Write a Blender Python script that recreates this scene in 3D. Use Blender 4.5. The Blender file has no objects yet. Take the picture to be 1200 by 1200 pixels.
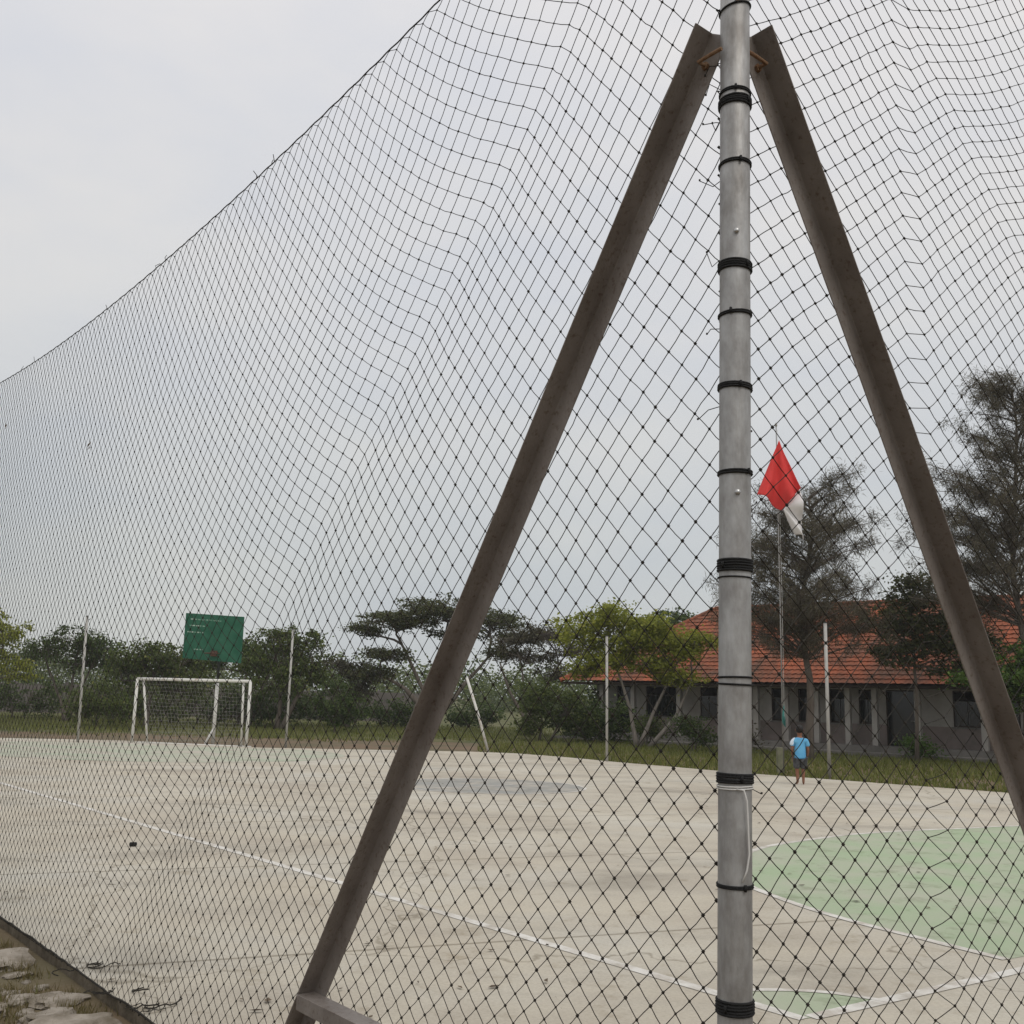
import bpy, bmesh, math, random
import numpy as np
from mathutils import Vector, Matrix, noise as mnoise
random.seed(7); rng = np.random.default_rng(11)
scene = bpy.context.scene
COL = scene.collection

# ---------------------------------------------------------------- camera
PITCH, ROLL, EYE = math.atan(218/1200), math.radians(1.5), 1.8
fw = Vector((0, math.cos(PITCH), math.sin(PITCH))); r0 = Vector((1, 0, 0)); u0 = r0.cross(fw)
rt = r0*math.cos(ROLL) + u0*math.sin(ROLL); up = u0*math.cos(ROLL) - r0*math.sin(ROLL)
cd = bpy.data.cameras.new('camera'); cam = bpy.data.objects.new('camera', cd); COL.objects.link(cam)
cd.sensor_width = 36; cd.lens = 36; cd.clip_start = .05; cd.clip_end = 3000
m = Matrix.Identity(4)
for i in range(3):
    m[i][0] = rt[i]; m[i][1] = up[i]; m[i][2] = -fw[i]
m[2][3] = EYE
cam.matrix_world = m
scene.camera = cam

# ---------------------------------------------------------------- overcast sky, soft sun, exposure
SUN_EL, SUN_AZ = math.radians(52), math.radians(150)      # azimuth from +Y towards +X
w = bpy.data.worlds.new('World'); scene.world = w; w.use_nodes = True
nt = w.node_tree; nt.nodes.clear()
N = nt.nodes.new; L = nt.links.new
out = N('ShaderNodeOutputWorld'); bg = N('ShaderNodeBackground'); L(bg.outputs[0], out.inputs[0])
sky = N('ShaderNodeTexSky'); sky.sky_type = 'NISHITA'; sky.sun_disc = False
sky.sun_elevation = SUN_EL; sky.sun_rotation = SUN_AZ; sky.dust_density = 4; sky.air_density = 1.2
sks = N('ShaderNodeVectorMath'); sks.operation = 'SCALE'; sks.inputs[3].default_value = .06
L(sky.outputs[0], sks.inputs[0])
tc = N('ShaderNodeTexCoord'); sp = N('ShaderNodeSeparateXYZ'); L(tc.outputs['Generated'], sp.inputs[0])
rp = N('ShaderNodeValToRGB'); L(sp.outputs[2], rp.inputs[0])
e = rp.color_ramp.elements
e[0].position = 0; e[0].color = (.56, .585, .58, 1)
e[1].position = 1; e[1].color = (.99, .98, .97, 1)
for pos, c in ((.12, (.59, .612, .608, 1)), (.33, (.68, .69, .695, 1)), (.6, (.80, .785, .775, 1))):
    k = e.new(pos); k.color = c
mp = N('ShaderNodeMapping'); mp.inputs['Scale'].default_value = (1.6, 1.6, 4.0); L(tc.outputs['Generated'], mp.inputs[0])
nz = N('ShaderNodeTexNoise'); nz.inputs['Scale'].default_value = 1.7; nz.inputs['Detail'].default_value = 5
nz.inputs['Roughness'].default_value = .55; L(mp.outputs[0], nz.inputs['Vector'])
cr = N('ShaderNodeValToRGB'); L(nz.outputs['Fac'], cr.inputs[0])
cr.color_ramp.elements[0].position = .3; cr.color_ramp.elements[0].color = (.90, .925, .985, 1)
cr.color_ramp.elements[1].position = .72; cr.color_ramp.elements[1].color = (1.07, 1.045, 1.02, 1)
mu = N('ShaderNodeMix'); mu.data_type = 'RGBA'; mu.blend_type = 'MULTIPLY'; mu.inputs[0].default_value = 1
L(rp.outputs[0], mu.inputs[6]); L(cr.outputs[0], mu.inputs[7])
mx = N('ShaderNodeMix'); mx.data_type = 'RGBA'; mx.inputs[0].default_value = .92
L(sks.outputs[0], mx.inputs[6]); L(mu.outputs[2], mx.inputs[7])
L(mx.outputs[2], bg.inputs[0]); bg.inputs[1].default_value = 1.07
sd = bpy.data.lights.new('sun', 'SUN'); sun = bpy.data.objects.new('sun', sd); COL.objects.link(sun)
sd.energy = .9; sd.angle = math.radians(25); sd.color = (1, .96, .9)
sdir = Vector((math.sin(SUN_AZ)*math.cos(SUN_EL), math.cos(SUN_AZ)*math.cos(SUN_EL), math.sin(SUN_EL)))
sun.rotation_euler = sdir.to_track_quat('Z', 'Y').to_euler()
vs = scene.view_settings
vs.view_transform = 'Standard'; vs.look = 'None'; vs.exposure = 0; vs.gamma = 1

# ---------------------------------------------------------------- helpers
def mat(name, base, rough=.8, metal=0, var=None, scale=3, detail=6, bump=0, bscale=40, stretch=None, spec=.3, ramp=(.35, .65), layer=None):
    M = bpy.data.materials.new(name); M.use_nodes = True
    t = M.node_tree; b = t.nodes['Principled BSDF']
    b.inputs['Roughness'].default_value = rough; b.inputs['Metallic'].default_value = metal
    b.inputs['Specular IOR Level'].default_value = spec
    b.inputs['Base Color'].default_value = (*base, 1)
    co = t.nodes.new('ShaderNodeTexCoord'); vec = co.outputs['Object']
    if stretch:
        q = t.nodes.new('ShaderNodeMapping'); q.inputs['Scale'].default_value = stretch
        t.links.new(vec, q.inputs[0]); vec = q.outputs[0]
    if var:
        n = t.nodes.new('ShaderNodeTexNoise'); n.inputs['Scale'].default_value = scale; n.inputs['Detail'].default_value = detail
        n.inputs['Roughness'].default_value = .6
        t.links.new(vec, n.inputs['Vector'])
        r = t.nodes.new('ShaderNodeValToRGB'); t.links.new(n.outputs['Fac'], r.inputs[0])
        r.color_ramp.elements[0].position = ramp[0]; r.color_ramp.elements[0].color = (*base, 1)
        r.color_ramp.elements[1].position = ramp[1]; r.color_ramp.elements[1].color = (*var, 1)
        t.links.new(r.outputs[0], b.inputs['Base Color'])
    if layer:
        q2 = t.nodes.new('ShaderNodeTexNoise'); q2.inputs['Scale'].default_value = layer[0]; q2.inputs['Detail'].default_value = 10; q2.inputs['Roughness'].default_value = .7
        m2 = t.nodes.new('ShaderNodeMapping'); m2.inputs['Scale'].default_value = layer[3] if len(layer) > 3 else (1, 1, 1)
        t.links.new(co.outputs['Object'], m2.inputs[0]); t.links.new(m2.outputs[0], q2.inputs['Vector'])
        r2 = t.nodes.new('ShaderNodeValToRGB'); t.links.new(q2.outputs['Fac'], r2.inputs[0])
        r2.color_ramp.elements[0].position = layer[1][0]; r2.color_ramp.elements[0].color = (*layer[2], 1)
        r2.color_ramp.elements[1].position = layer[1][1]; r2.color_ramp.elements[1].color = (1, 1, 1, 1)
        mm = t.nodes.new('ShaderNodeMix'); mm.data_type = 'RGBA'; mm.blend_type = 'MULTIPLY'; mm.inputs[0].default_value = 1
        src = b.inputs['Base Color'].links[0].from_socket if b.inputs['Base Color'].links else None
        if src: t.links.new(src, mm.inputs[6])
        else: mm.inputs[6].default_value = (*base, 1)
        t.links.new(r2.outputs[0], mm.inputs[7]); t.links.new(mm.outputs[2], b.inputs['Base Color'])
    if bump:
        n2 = t.nodes.new('ShaderNodeTexNoise'); n2.inputs['Scale'].default_value = bscale; n2.inputs['Detail'].default_value = 5
        t.links.new(vec, n2.inputs['Vector'])
        bp = t.nodes.new('ShaderNodeBump'); bp.inputs['Strength'].default_value = bump; bp.inputs['Distance'].default_value = .02
        t.links.new(n2.outputs['Fac'], bp.inputs['Height']); t.links.new(bp.outputs[0], b.inputs['Normal'])
    return M

def leafmat(name, c1, c2, c3=None, trans=.25):
    M = bpy.data.materials.new(name); M.use_nodes = True
    t = M.node_tree; b = t.nodes['Principled BSDF']; o = t.nodes['Material Output']
    g = t.nodes.new('ShaderNodeNewGeometry'); r = t.nodes.new('ShaderNodeValToRGB')
    t.links.new(g.outputs['Random Per Island'], r.inputs[0])
    r.color_ramp.elements[0].color = (*c1, 1); r.color_ramp.elements[1].color = (*c2, 1)
    if c3:
        k = r.color_ramp.elements.new(.93); k.color = (*c2, 1); r.color_ramp.elements[2].color = (*c3, 1)
    t.links.new(r.outputs[0], b.inputs['Base Color']); b.inputs['Roughness'].default_value = .6
    b.inputs['Specular IOR Level'].default_value = .25
    tr = t.nodes.new('ShaderNodeBsdfTranslucent'); t.links.new(r.outputs[0], tr.inputs[0])
    ms = t.nodes.new('ShaderNodeMixShader'); ms.inputs[0].default_value = trans
    t.links.new(b.outputs[0], ms.inputs[1]); t.links.new(tr.outputs[0], ms.inputs[2]); t.links.new(ms.outputs[0], o.inputs[0])
    return M

class MB:
    def __init__(s): s.v = []; s.f = []
    def add(s, v, f):
        o = len(s.v); s.v += [tuple(p) for p in v]; s.f += [tuple(i+o for i in q) for q in f]; return s
    def box(s, a, b):
        x0, y0, z0 = a; x1, y1, z1 = b
        return s.add([(x0,y0,z0),(x1,y0,z0),(x1,y1,z0),(x0,y1,z0),(x0,y0,z1),(x1,y0,z1),(x1,y1,z1),(x0,y1,z1)],
                     [(0,3,2,1),(4,5,6,7),(0,1,5,4),(1,2,6,5),(2,3,7,6),(3,0,4,7)])
    def tube(s, pts, rad, n=8, cap=True):
        pts = [Vector(p) for p in pts]
        if not hasattr(rad, '__len__'): rad = [rad]*len(pts)
        rings = []; prev = None; vv = []
        for i, p in enumerate(pts):
            d = (pts[min(i+1, len(pts)-1)] - pts[max(i-1, 0)]).normalized()
            a = prev if prev is not None else Vector((1, 0, 0) if abs(d.x) < .8 else (0, 1, 0))
            a = (a - d*a.dot(d)).normalized(); prev = a; b = d.cross(a)
            vv += [p + (a*math.cos(k*2*math.pi/n) + b*math.sin(k*2*math.pi/n))*rad[i] for k in range(n)]
        ff = [(i*n+k, i*n+(k+1) % n, (i+1)*n+(k+1) % n, (i+1)*n+k) for i in range(len(pts)-1) for k in range(n)]
        if cap: ff += [tuple(range(n))[::-1], tuple((len(pts)-1)*n+k for k in range(n))]
        return s.add(vv, ff)
    def ring(s, c, R, r, n=28, m=6, tilt=(0, 0)):
        vv = []
        for i in range(n):
            a = 2*math.pi*i/n
            for k in range(m):
                b = 2*math.pi*k/m; q = R + r*math.cos(b)
                x, y = q*math.cos(a), q*math.sin(a)
                vv.append((c[0]+x, c[1]+y, c[2]+r*math.sin(b) + tilt[0]*x + tilt[1]*y))
        return s.add(vv, [(i*m+k, ((i+1) % n)*m+k, ((i+1) % n)*m+(k+1) % m, i*m+(k+1) % m) for i in range(n) for k in range(m)])
    def build(s, name, M, parent=None, smooth=False):
        me = bpy.data.meshes.new(name); me.from_pydata(s.v, [], s.f); me.update()
        return link(name, me, M, parent, smooth)

def link(name, me, M, parent=None, smooth=False):
    if M: me.materials.append(M)
    if smooth: me.polygons.foreach_set('use_smooth', [True]*len(me.polygons))
    o = bpy.data.objects.new(name, me); COL.objects.link(o)
    if parent: o.parent = parent
    return o
def raw_mesh(name, V, Fc):                       # V (n,3), Fc (m,k) numpy arrays
    me = bpy.data.meshes.new(name); n, k = Fc.shape
    me.vertices.add(len(V)); me.vertices.foreach_set('co', np.asarray(V, np.float32).ravel())
    me.loops.add(n*k); me.loops.foreach_set('vertex_index', np.asarray(Fc, np.int32).ravel())
    me.polygons.add(n); me.polygons.foreach_set('loop_start', np.arange(0, n*k, k, dtype=np.int32))
    me.update(calc_edges=True); return me
def tag(o, label=None, cat=None, group=None, kind=None):
    for k, v in (('label', label), ('category', cat), ('group', group), ('kind', kind)):
        if v: o[k] = v
    return o
def empty(name, loc, rz=0):
    o = bpy.data.objects.new(name, None); COL.objects.link(o); o.location = loc; o.rotation_euler = (0, 0, rz); o.empty_display_size = .2
    return o
def bevel(o, wd=.005, seg=2):
    b = o.modifiers.new('bevel', 'BEVEL'); b.width = wd; b.segments = seg; b.limit_method = 'ANGLE'; return o
def fbm(x, y, z=0): return mnoise.fractal(Vector((x, y, z)), 1, 2, 4)

# ---------------------------------------------------------------- materials
def concrete():
    M = bpy.data.materials.new('court_concrete'); M.use_nodes = True
    t = M.node_tree; b = t.nodes['Principled BSDF']; b.inputs['Roughness'].default_value = .85; b.inputs['Specular IOR Level'].default_value = .25
    n = t.nodes.new; l = t.links.new
    co = n('ShaderNodeTexCoord')
    def noi(scale, det, rough, vec, dist=0):
        q = n('ShaderNodeTexNoise'); q.inputs['Scale'].default_value = scale; q.inputs['Detail'].default_value = det
        q.inputs['Roughness'].default_value = rough; q.inputs['Distortion'].default_value = dist; l(vec, q.inputs['Vector']); return q.outputs['Fac']
    def ramp(src, stops):
        r = n('ShaderNodeValToRGB'); l(src, r.inputs[0]); es = r.color_ramp.elements
        es[0].position, es[0].color = stops[0][0], (*stops[0][1], 1); es[1].position, es[1].color = stops[-1][0], (*stops[-1][1], 1)
        for p, c in stops[1:-1]:
            k = es.new(p); k.color = (*c, 1)
        return r.outputs[0]
    def mul(a, c, f=1.0):
        q = n('ShaderNodeMix'); q.data_type = 'RGBA'; q.blend_type = 'MULTIPLY'; q.inputs[0].default_value = f; l(a, q.inputs[6]); l(c, q.inputs[7]); return q.outputs[2]
    ob = co.outputs['Object']
    base = ramp(noi(.35, 6, .6, ob), [(.34, (.445, .40, .33)), (.5, (.52, .48, .40)), (.68, (.555, .53, .465))])
    # long wash streaks lying across the court
    mpg = n('ShaderNodeMapping'); mpg.inputs['Rotation'].default_value = (0, 0, math.radians(-24)); mpg.inputs['Scale'].default_value = (.30, .85, 1); l(ob, mpg.inputs[0])
    base = mul(base, ramp(noi(1.0, 6, .65, mpg.outputs[0], .6), [(.28, (.68, .68, .68)), (.46, (.95, .95, .95)), (.72, (1.04, 1.03, 1.0))]))
    base = mul(base, ramp(noi(2.3, 8, .7, ob), [(.30, (.74, .70, .64)), (.44, (.98, .98, .98)), (.8, (1.05, 1.04, 1.02))]))
    base = mul(base, ramp(noi(38, 4, .7, ob), [(.3, (.86, .85, .83)), (.6, (1.03, 1.03, 1.03))]))
    # cracks: edges of large distorted cells, thin
    dn = n('ShaderNodeTexNoise'); dn.inputs['Scale'].default_value = 1.3; dn.inputs['Detail'].default_value = 5; l(ob, dn.inputs['Vector'])
    va = n('ShaderNodeVectorMath'); va.operation = 'MULTIPLY_ADD'; l(dn.outputs['Color'], va.inputs[0]); va.inputs[1].default_value = (1.1, 1.1, 0); l(ob, va.inputs[2])
    vo = n('ShaderNodeTexVoronoi'); vo.feature = 'DISTANCE_TO_EDGE'; vo.inputs['Scale'].default_value = .21; l(va.outputs[0], vo.inputs['Vector'])
    base = mul(base, ramp(vo.outputs['Distance'], [(0, (.62, .60, .57)), (.0012, (.72, .70, .67)), (.0028, (1, 1, 1))]))
    # construction joints: bays of poured concrete
    mpj = n('ShaderNodeMapping'); mpj.inputs['Rotation'].default_value = (0, 0, math.radians(-21)); l(ob, mpj.inputs[0])
    sx = n('ShaderNodeSeparateXYZ'); l(mpj.outputs[0], sx.inputs[0])
    pp = n('ShaderNodeMath'); pp.operation = 'PINGPONG'; pp.inputs[1].default_value = 1.9; l(sx.outputs[1], pp.inputs[0])
    base = mul(base, ramp(pp.outputs[0], [(0, (.55, .53, .5)), (.012, (.62, .6, .57)), (.03, (1, 1, 1))]))
    l(base, b.inputs['Base Color'])
    bp = n('ShaderNodeBump'); bp.inputs['Strength'].default_value = .35; bp.inputs['Distance'].default_value = .01
    l(noi(55, 5, .7, ob), bp.inputs['Height']); l(bp.outputs[0], b.inputs['Normal'])
    return M
def paint(name, col, worn, scale=2.2, lo=.38, hi=.5, layer=(1.7, (.30, .48), (.62, .60, .55))):
    return mat(name, worn, .75, var=col, scale=scale, detail=9, bump=.2, bscale=60, ramp=(lo, hi), layer=layer)
M_conc = concrete()
M_white = paint('worn_white_paint', (.68, .66, .61), (.48, .44, .38), 5.0, .36, .56)
M_green = paint('worn_green_paint', (.345, .43, .275), (.42, .43, .335), 1.1, .33, .62, (2.4, (.30, .46), (.60, .60, .55)))
M_green_old = paint('faded_green_paint', (.395, .43, .325), (.475, .435, .365), .8, .36, .62)
M_grey = paint('worn_grey_paint', (.30, .298, .275), (.42, .39, .335), 1.2, .36, .56)
M_ground = mat('dirt_ground', (.17, .12, .075), .95, var=(.125, .105, .06), scale=.5, detail=13, bump=.8, bscale=14, ramp=(.42, .6))
M_pipe = mat('galvanised_steel', (.24, .23, .22), .52, .45, var=(.46, .46, .455), scale=8, detail=12, bump=.1, bscale=30, stretch=(2.2, 2.2, 1.0), ramp=(.30, .68), layer=(9, (.34, .54), (.84, .82, .79), (2, 2, .25)))
M_pipe_far = mat('painted_pipe', (.42, .41, .385), .5, .1, var=(.33, .31, .28), scale=6, ramp=(.5, .75))
M_brace = mat('weathered_brown_steel', (.165, .14, .122), .5, .15, var=(.275, .245, .222), scale=6, detail=12, bump=.12, bscale=90, stretch=(1, 1, .5), ramp=(.30, .7), layer=(45, (.32, .46), (.62, .52, .45), (1, 1, 1)))
M_rust = mat('rusty_bolt', (.19, .095, .045), .8, .3, var=(.28, .19, .12), scale=60)
M_twine = mat('dark_green_twine', (.02, .018, .014), .85, var=(.04, .034, .026), scale=9)
M_band = mat('black_rope', (.012, .012, .012), .7, bump=.4, bscale=300)
M_string = mat('white_string', (.62, .61, .58), .8)
M_bolt = mat('bright_bolt', (.5, .5, .49), .35, .8)
M_goal = mat('chipped_white_steel', (.68, .67, .63), .5, var=(.36, .27, .2), scale=4, detail=9, ramp=(.55, .72))
M_board = mat('green_board_paint', (.012, .085, .048), .6, var=(.03, .125, .075), scale=2.2, detail=8, ramp=(.4, .7))
M_darkpole = mat('dull_grey_pole', (.20, .195, .185), .7, .1, var=(.27, .26, .245), scale=5)
M_darksteel = mat('dark_steel', (.045, .05, .045), .6, .3)
M_rim = mat('rusty_rim', (.10, .055, .04), .7, .2)
M_red = mat('red_cloth', (.70, .06, .055), .85, var=(.62, .045, .04), scale=2)
M_flagwhite = mat('white_cloth', (.74, .72, .71), .85, var=(.66, .64, .64), scale=2)
M_teal = mat('teal_rope', (.05, .19, .17), .8)
M_post = mat('mossy_concrete', (.20, .19, .14), .9, var=(.13, .14, .08), scale=5)
M_wall = mat('dirty_plaster', (.44, .415, .385), .9, var=(.31, .28, .255), scale=1.2, detail=9, ramp=(.35, .7))
M_wall_low = mat('pinkish_plaster', (.29, .235, .215), .9, var=(.2, .17, .155), scale=1.5, detail=9)
M_plinth = mat('plinth_concrete', (.22, .205, .19), .9, var=(.15, .14, .125), scale=1.6)
M_tile = mat('clay_tiles', (.36, .105, .05), .85, var=(.14, .07, .045), scale=.8, detail=13, bump=.2, ramp=(.38, .62), layer=(6, (.34, .5), (.6, .55, .5)))  # brown patches: lichen, plus tree shade worked into the tile colour
M_wood = mat('dark_timber', (.05, .035, .026), .8)
M_dark_interior = mat('dark_interior_glass', (.012, .013, .013), .12, spec=.5)  # near-black colour stands in for the unlit rooms behind windows and doors
M_bark = mat('bark', (.10, .08, .065), .95, var=(.17, .145, .12), scale=5, detail=8, bump=.5, bscale=20, stretch=(1, 1, .3))
M_palebark = mat('pale_bark', (.27, .24, .21), .9, var=(.17, .15, .13), scale=5, detail=8, stretch=(1, 1, .4))
M_stone = mat('rubble_stone', (.34, .30, .25), .9, var=(.15, .125, .09), scale=7, detail=12, bump=1.0, bscale=22, ramp=(.4, .68))
M_black = mat('black_stone', (.015, .015, .014), .8)
M_farwall = mat('boundary_plaster', (.17, .15, .135), .9, var=(.11, .10, .09), scale=.6, detail=8)
M_skin = mat('skin', (.22, .10, .06), .55); M_hair = mat('hair', (.012, .010, .009), .6)
M_shirt = mat('blue_shirt', (.09, .34, .62), .85, var=(.14, .42, .66), scale=6); M_shirtw = mat('white_trim', (.62, .70, .78), .85)
M_shorts = mat('grey_shorts', (.035, .037, .04), .9, var=(.09, .09, .095), scale=9)
LM = dict(
    olive=leafmat('olive_leaves', (.055, .078, .02), (.135, .17, .045), (.22, .22, .06), .38),
    dark=leafmat('dark_leaves', (.038, .062, .018), (.10, .142, .038), (.15, .18, .05), .38),
    umbrella=leafmat('umbrella_leaves', (.05, .06, .024), (.12, .13, .05), (.18, .15, .07), .35),
    brown=leafmat('brownish_leaves', (.06, .056, .034), (.125, .115, .07), (.14, .15, .06), .3),
    yellow=leafmat('yellow_green_leaves', (.17, .20, .028), (.34, .36, .06), (.45, .42, .10), .5),
    bright=leafmat('bright_leaves', (.06, .11, .02), (.13, .21, .045), (.19, .25, .07), .4),
    needle=leafmat('needle_leaves', (.058, .052, .034), (.155, .135, .09), (.18, .175, .085), .4),
    grass=leafmat('grass_blades', (.09, .11, .025), (.20, .21, .055), (.27, .22, .09), .3),
    drygrass=leafmat('dry_grass_blades', (.10, .085, .035), (.21, .17, .075), (.13, .15, .04), .3),
    litter=leafmat('litter_leaves', (.05, .035, .02), (.16, .11, .06), (.25, .2, .1), .1))

# ---------------------------------------------------------------- setting: ground, court, painted marks
GZ = -.075
mb = MB(); R = 900
n = 60; gx = [R*math.copysign(abs(t)**2.6, t) for t in np.linspace(-1, 1, n)]
for y in gx:
    for x in gx:
        d = math.hypot(x, y-18)
        rise = .55*max(0, min(1, (y-48)/40)) if y > 48 else 0   # gentle rise of the far ground
        mb.v.append((x, y+18, GZ + rise*.5))
mb.f = [(j*n+i, j*n+i+1, (j+1)*n+i+1, (j+1)*n+i) for j in range(n-1) for i in range(n-1)]
ground = tag(mb.build('ground', M_ground, smooth=True), kind='structure')

M_field = mat('field_turf', (.075, .085, .026), .95, var=(.14, .125, .055), scale=.45, detail=13, bump=.8, bscale=6, ramp=(.4, .66))
mb = MB(); nx_, ny_ = 90, 24
for j in range(ny_+1):
    for i in range(nx_+1):
        x = -150 + 300*i/nx_; y = 43.5 + 1.6*fbm(x*.13, 2) + 1.0*fbm(x*.5, 7) if j == 0 else 46 + 300*((j-1)/(ny_-1))**2
        if x > 0 and j == 0: y -= min(8, x*.8)
        mb.v.append((x, y, GZ + .275*max(0, min(1, (y-66)/40)) + (.0 if j == 0 else .02) + .006))
mb.f = [(j*(nx_+1)+i, j*(nx_+1)+i+1, (j+1)*(nx_+1)+i+1, (j+1)*(nx_+1)+i) for j in range(ny_) for i in range(nx_)]
tag(mb.build('field', M_field, smooth=True), kind='structure')
D1 = Vector((math.sin(math.radians(-39.3)), math.cos(math.radians(-39.3)), 0))     # along the left net
D2 = Vector((math.sin(math.radians(50.7)), math.cos(math.radians(50.7)), 0))       # along the right net
POLE = Vector((.622, 2.843, 0))
K = POLE + D1*.03 + D2*.07
edge = [K, K + D2*22.2, (10.9, 24.0), (6.35, 28.0), (3.3, 31.5), (1.9, 33.4), (.3, 34.9), (-1.2, 35.2), (-4, 34.8), (-8, 34.3), (-10, 35.2), (-12, 36.2), (-13.5, 36.6), (-17, 36.2), (-25.5, 36), K + D1*41]
edge = [(p[0], p[1]) for p in edge]
# roughen the cast edge a little
pts = []
for i in range(len(edge)):
    a, b = Vector(edge[i]), Vector(edge[(i+1) % len(edge)]); k = max(1, int((b-a).length/.22))
    for j in range(k):
        p = a.lerp(b, j/k); pts.append((p.x + .018*fbm(p.x*3, p.y*3), p.y + .018*fbm(p.x*3, p.y*3, 5)))
c = MB(); k = len(pts)
c.add([(x, y, 0) for x, y in pts] + [(x + .01*fbm(x*6, y*6, 9), y, GZ-.05) for x, y in pts],
      [tuple(range(k))[::-1]] + [(i, (i+1) % k, k+(i+1) % k, k+i) for i in range(k)])
court = c.build('court', M_conc); tag(court, kind='structure')
bm = bmesh.new(); bm.from_mesh(court.data); bmesh.ops.recalc_face_normals(bm, faces=bm.faces); bm.to_mesh(court.data); bm.free()
M_edge = mat('mossy_slab_edge', (.085, .07, .048), .95, var=(.18, .15, .11), scale=8, bump=.5)
court.data.materials.append(M_edge)
for p in court.data.polygons:
    if abs(p.normal.z) < .5: p.material_index = 1

def smooth_path(pts, sub=10, closed=False):
    P = [Vector((p[0], p[1], 0)) for p in pts]; o = []; n = len(P)
    for i in range(n if closed else n-1):
        g = (lambda j: P[j % n]) if closed else (lambda j: P[max(0, min(n-1, j))])
        a, b, c_, d = g(i-1), g(i), g(i+1), g(i+2)
        for j in range(sub):
            t = j/sub
            o.append(.5*((2*b) + (-a+c_)*t + (2*a-5*b+4*c_-d)*t*t + (-a+3*b-3*c_+d)*t**3))
    if not closed: o.append(P[-1])
    return o
def stripe(path, wd, z, name, closed=False):
    n = len(path); v = []; f = []
    for i, p in enumerate(path):
        a = path[(i-1) % n] if (closed or i) else p; b = path[(i+1) % n] if (closed or i < n-1) else p
        d = (b-a).normalized(); nn = Vector((-d.y, d.x, 0)); h = wd/2*(1 + .12*fbm(p.x*4, p.y*4))
        v += [(p.x+nn.x*h, p.y+nn.y*h, z), (p.x-nn.x*h, p.y-nn.y*h, z)]
    for i in range(n if closed else n-1): j = (i+1) % n; f.append((2*i, 2*i+1, 2*j+1, 2*j))
    return MB().add(v, f).build(name, M_white, court)
def patch(path, z, M, name):
    return MB().add([(p.x, p.y, z) for p in path], [tuple(range(len(path)))]).build(name, M, court)
CORN = Vector((1.78, 6.40, 0)); T1 = Vector((math.sin(math.radians(-40)), math.cos(math.radians(-40)), 0)); T2 = Vector((math.sin(math.radians(56)), math.cos(math.radians(56)), 0))
def seg(a, b, n=60): return [a.lerp(b, i/n) for i in range(n+1)]
stripe(seg(CORN, CORN + T1*31), .10, .004, 'touch_line')
stripe(seg(CORN + T2*.06, CORN + T2*14), .10, .0045, 'goal_line')
pen = smooth_path([(13.2, 13.9), (12.0, 16.5), (10.2, 17.3), (8.31, 16.96), (7.1, 16.38), (5.97, 15.84), (5.02, 15.26), (4.2, 14.56), (3.42, 13.77), (2.95, 13.0), (2.6, 12.1), (2.47, 11.35), (2.50, 10.7), (2.74, 9.82), (3.0, 9.2), (3.35, 8.6), (3.72, 7.98)], 8)
patch(pen, .0025, M_green, 'penalty_area')
stripe(pen[8*2:], .09, .0055, 'penalty_line')
arc = [Vector((1.36, 6.90, 0))] + smooth_path([(1.42, 6.93), (1.66, 6.99), (1.9, 7.0), (2.13, 6.96), (2.33, 6.86), (2.43, 6.80)], 6)
patch([CORN] + arc, .002, M_green, 'corner_quadrant'); stripe(arc, .06, .0055, 'corner_arc')
patch(smooth_path([(-16.5, 33.5), (-13.2, 34.6), (-9.5, 33.8), (-6.0, 33.2), (-4.7, 30.6), (-5.6, 28.0), (-8.2, 26.4), (-12.0, 26.6), (-15.4, 28.6), (-17.0, 31.0)], 8, True), .004, M_green_old, 'penalty_area')
circ = [Vector((-.32 + 1.98*math.cos(a), 21.9 + 1.8*math.sin(a), 0)) for a in np.linspace(0, 2*math.pi, 64, endpoint=False)]
patch(circ, .003, M_grey, 'centre_circle_fill'); stripe(circ, .07, .006, 'centre_circle_line', True)
stripe(seg(Vector((-1.6, 20.7, 0)), Vector((1.2, 23.2, 0))), .06, .008, 'halfway_line')

# ---------------------------------------------------------------- braced corner pole
def px_pole(name, h, rad, M, parent):
    return MB().tube([(0, 0, GZ-.1), (0, 0, h*.5), (0, 0, h)], rad, 32).build(name, M, parent, True)
PR = .0445
pole = empty('corner_pole', (POLE.x, POLE.y, 0)); TILT = (0, math.radians(.75), 0)
tag(pole, 'thick grey steel corner pole with black rope bands and two brown diagonal braces', 'pole')
mb = MB().tube([(0, 0, GZ-.2), (0, 0, 1), (0, 0, 2), (0, 0, 3), (0, 0, 5.66)], [PR+.002, PR+.001, PR, PR, PR], 40)
pipe = mb.build('pipe', M_pipe, pole, True); pipe.rotation_euler = TILT; pipe.location = (-.023, 0, 0)
MB().tube([(0, 0, 5.66), (0, 0, 5.675)], [PR+.004, PR*.7], 24).build('cap', M_pipe, pipe)
bands = [(3.913, 1, .0042, .25), (3.625, 2, .0036, .0), (3.592, 4, .005, .02), (3.391, 2, .0042, .03), (3.065, 4, .005, -.03), (2.917, 2, .0042, .05),
         (2.697, 3, .0045, -.03), (2.444, 2, .0045, .02), (2.179, 5, .005, 0), (2.145, 1, .003, 0), (1.871, 1, .004, .01), (1.853, 1, .004, -.01),
         (1.604, 4, .005, 0), (1.328, 2, .0042, .02), (1.030, 5, .0052, .02), (.72, 3, .005, 0), (.35, 3, .005, .02), (4.3, 3, .005, 0), (4.7, 4, .005, 0)]
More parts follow.
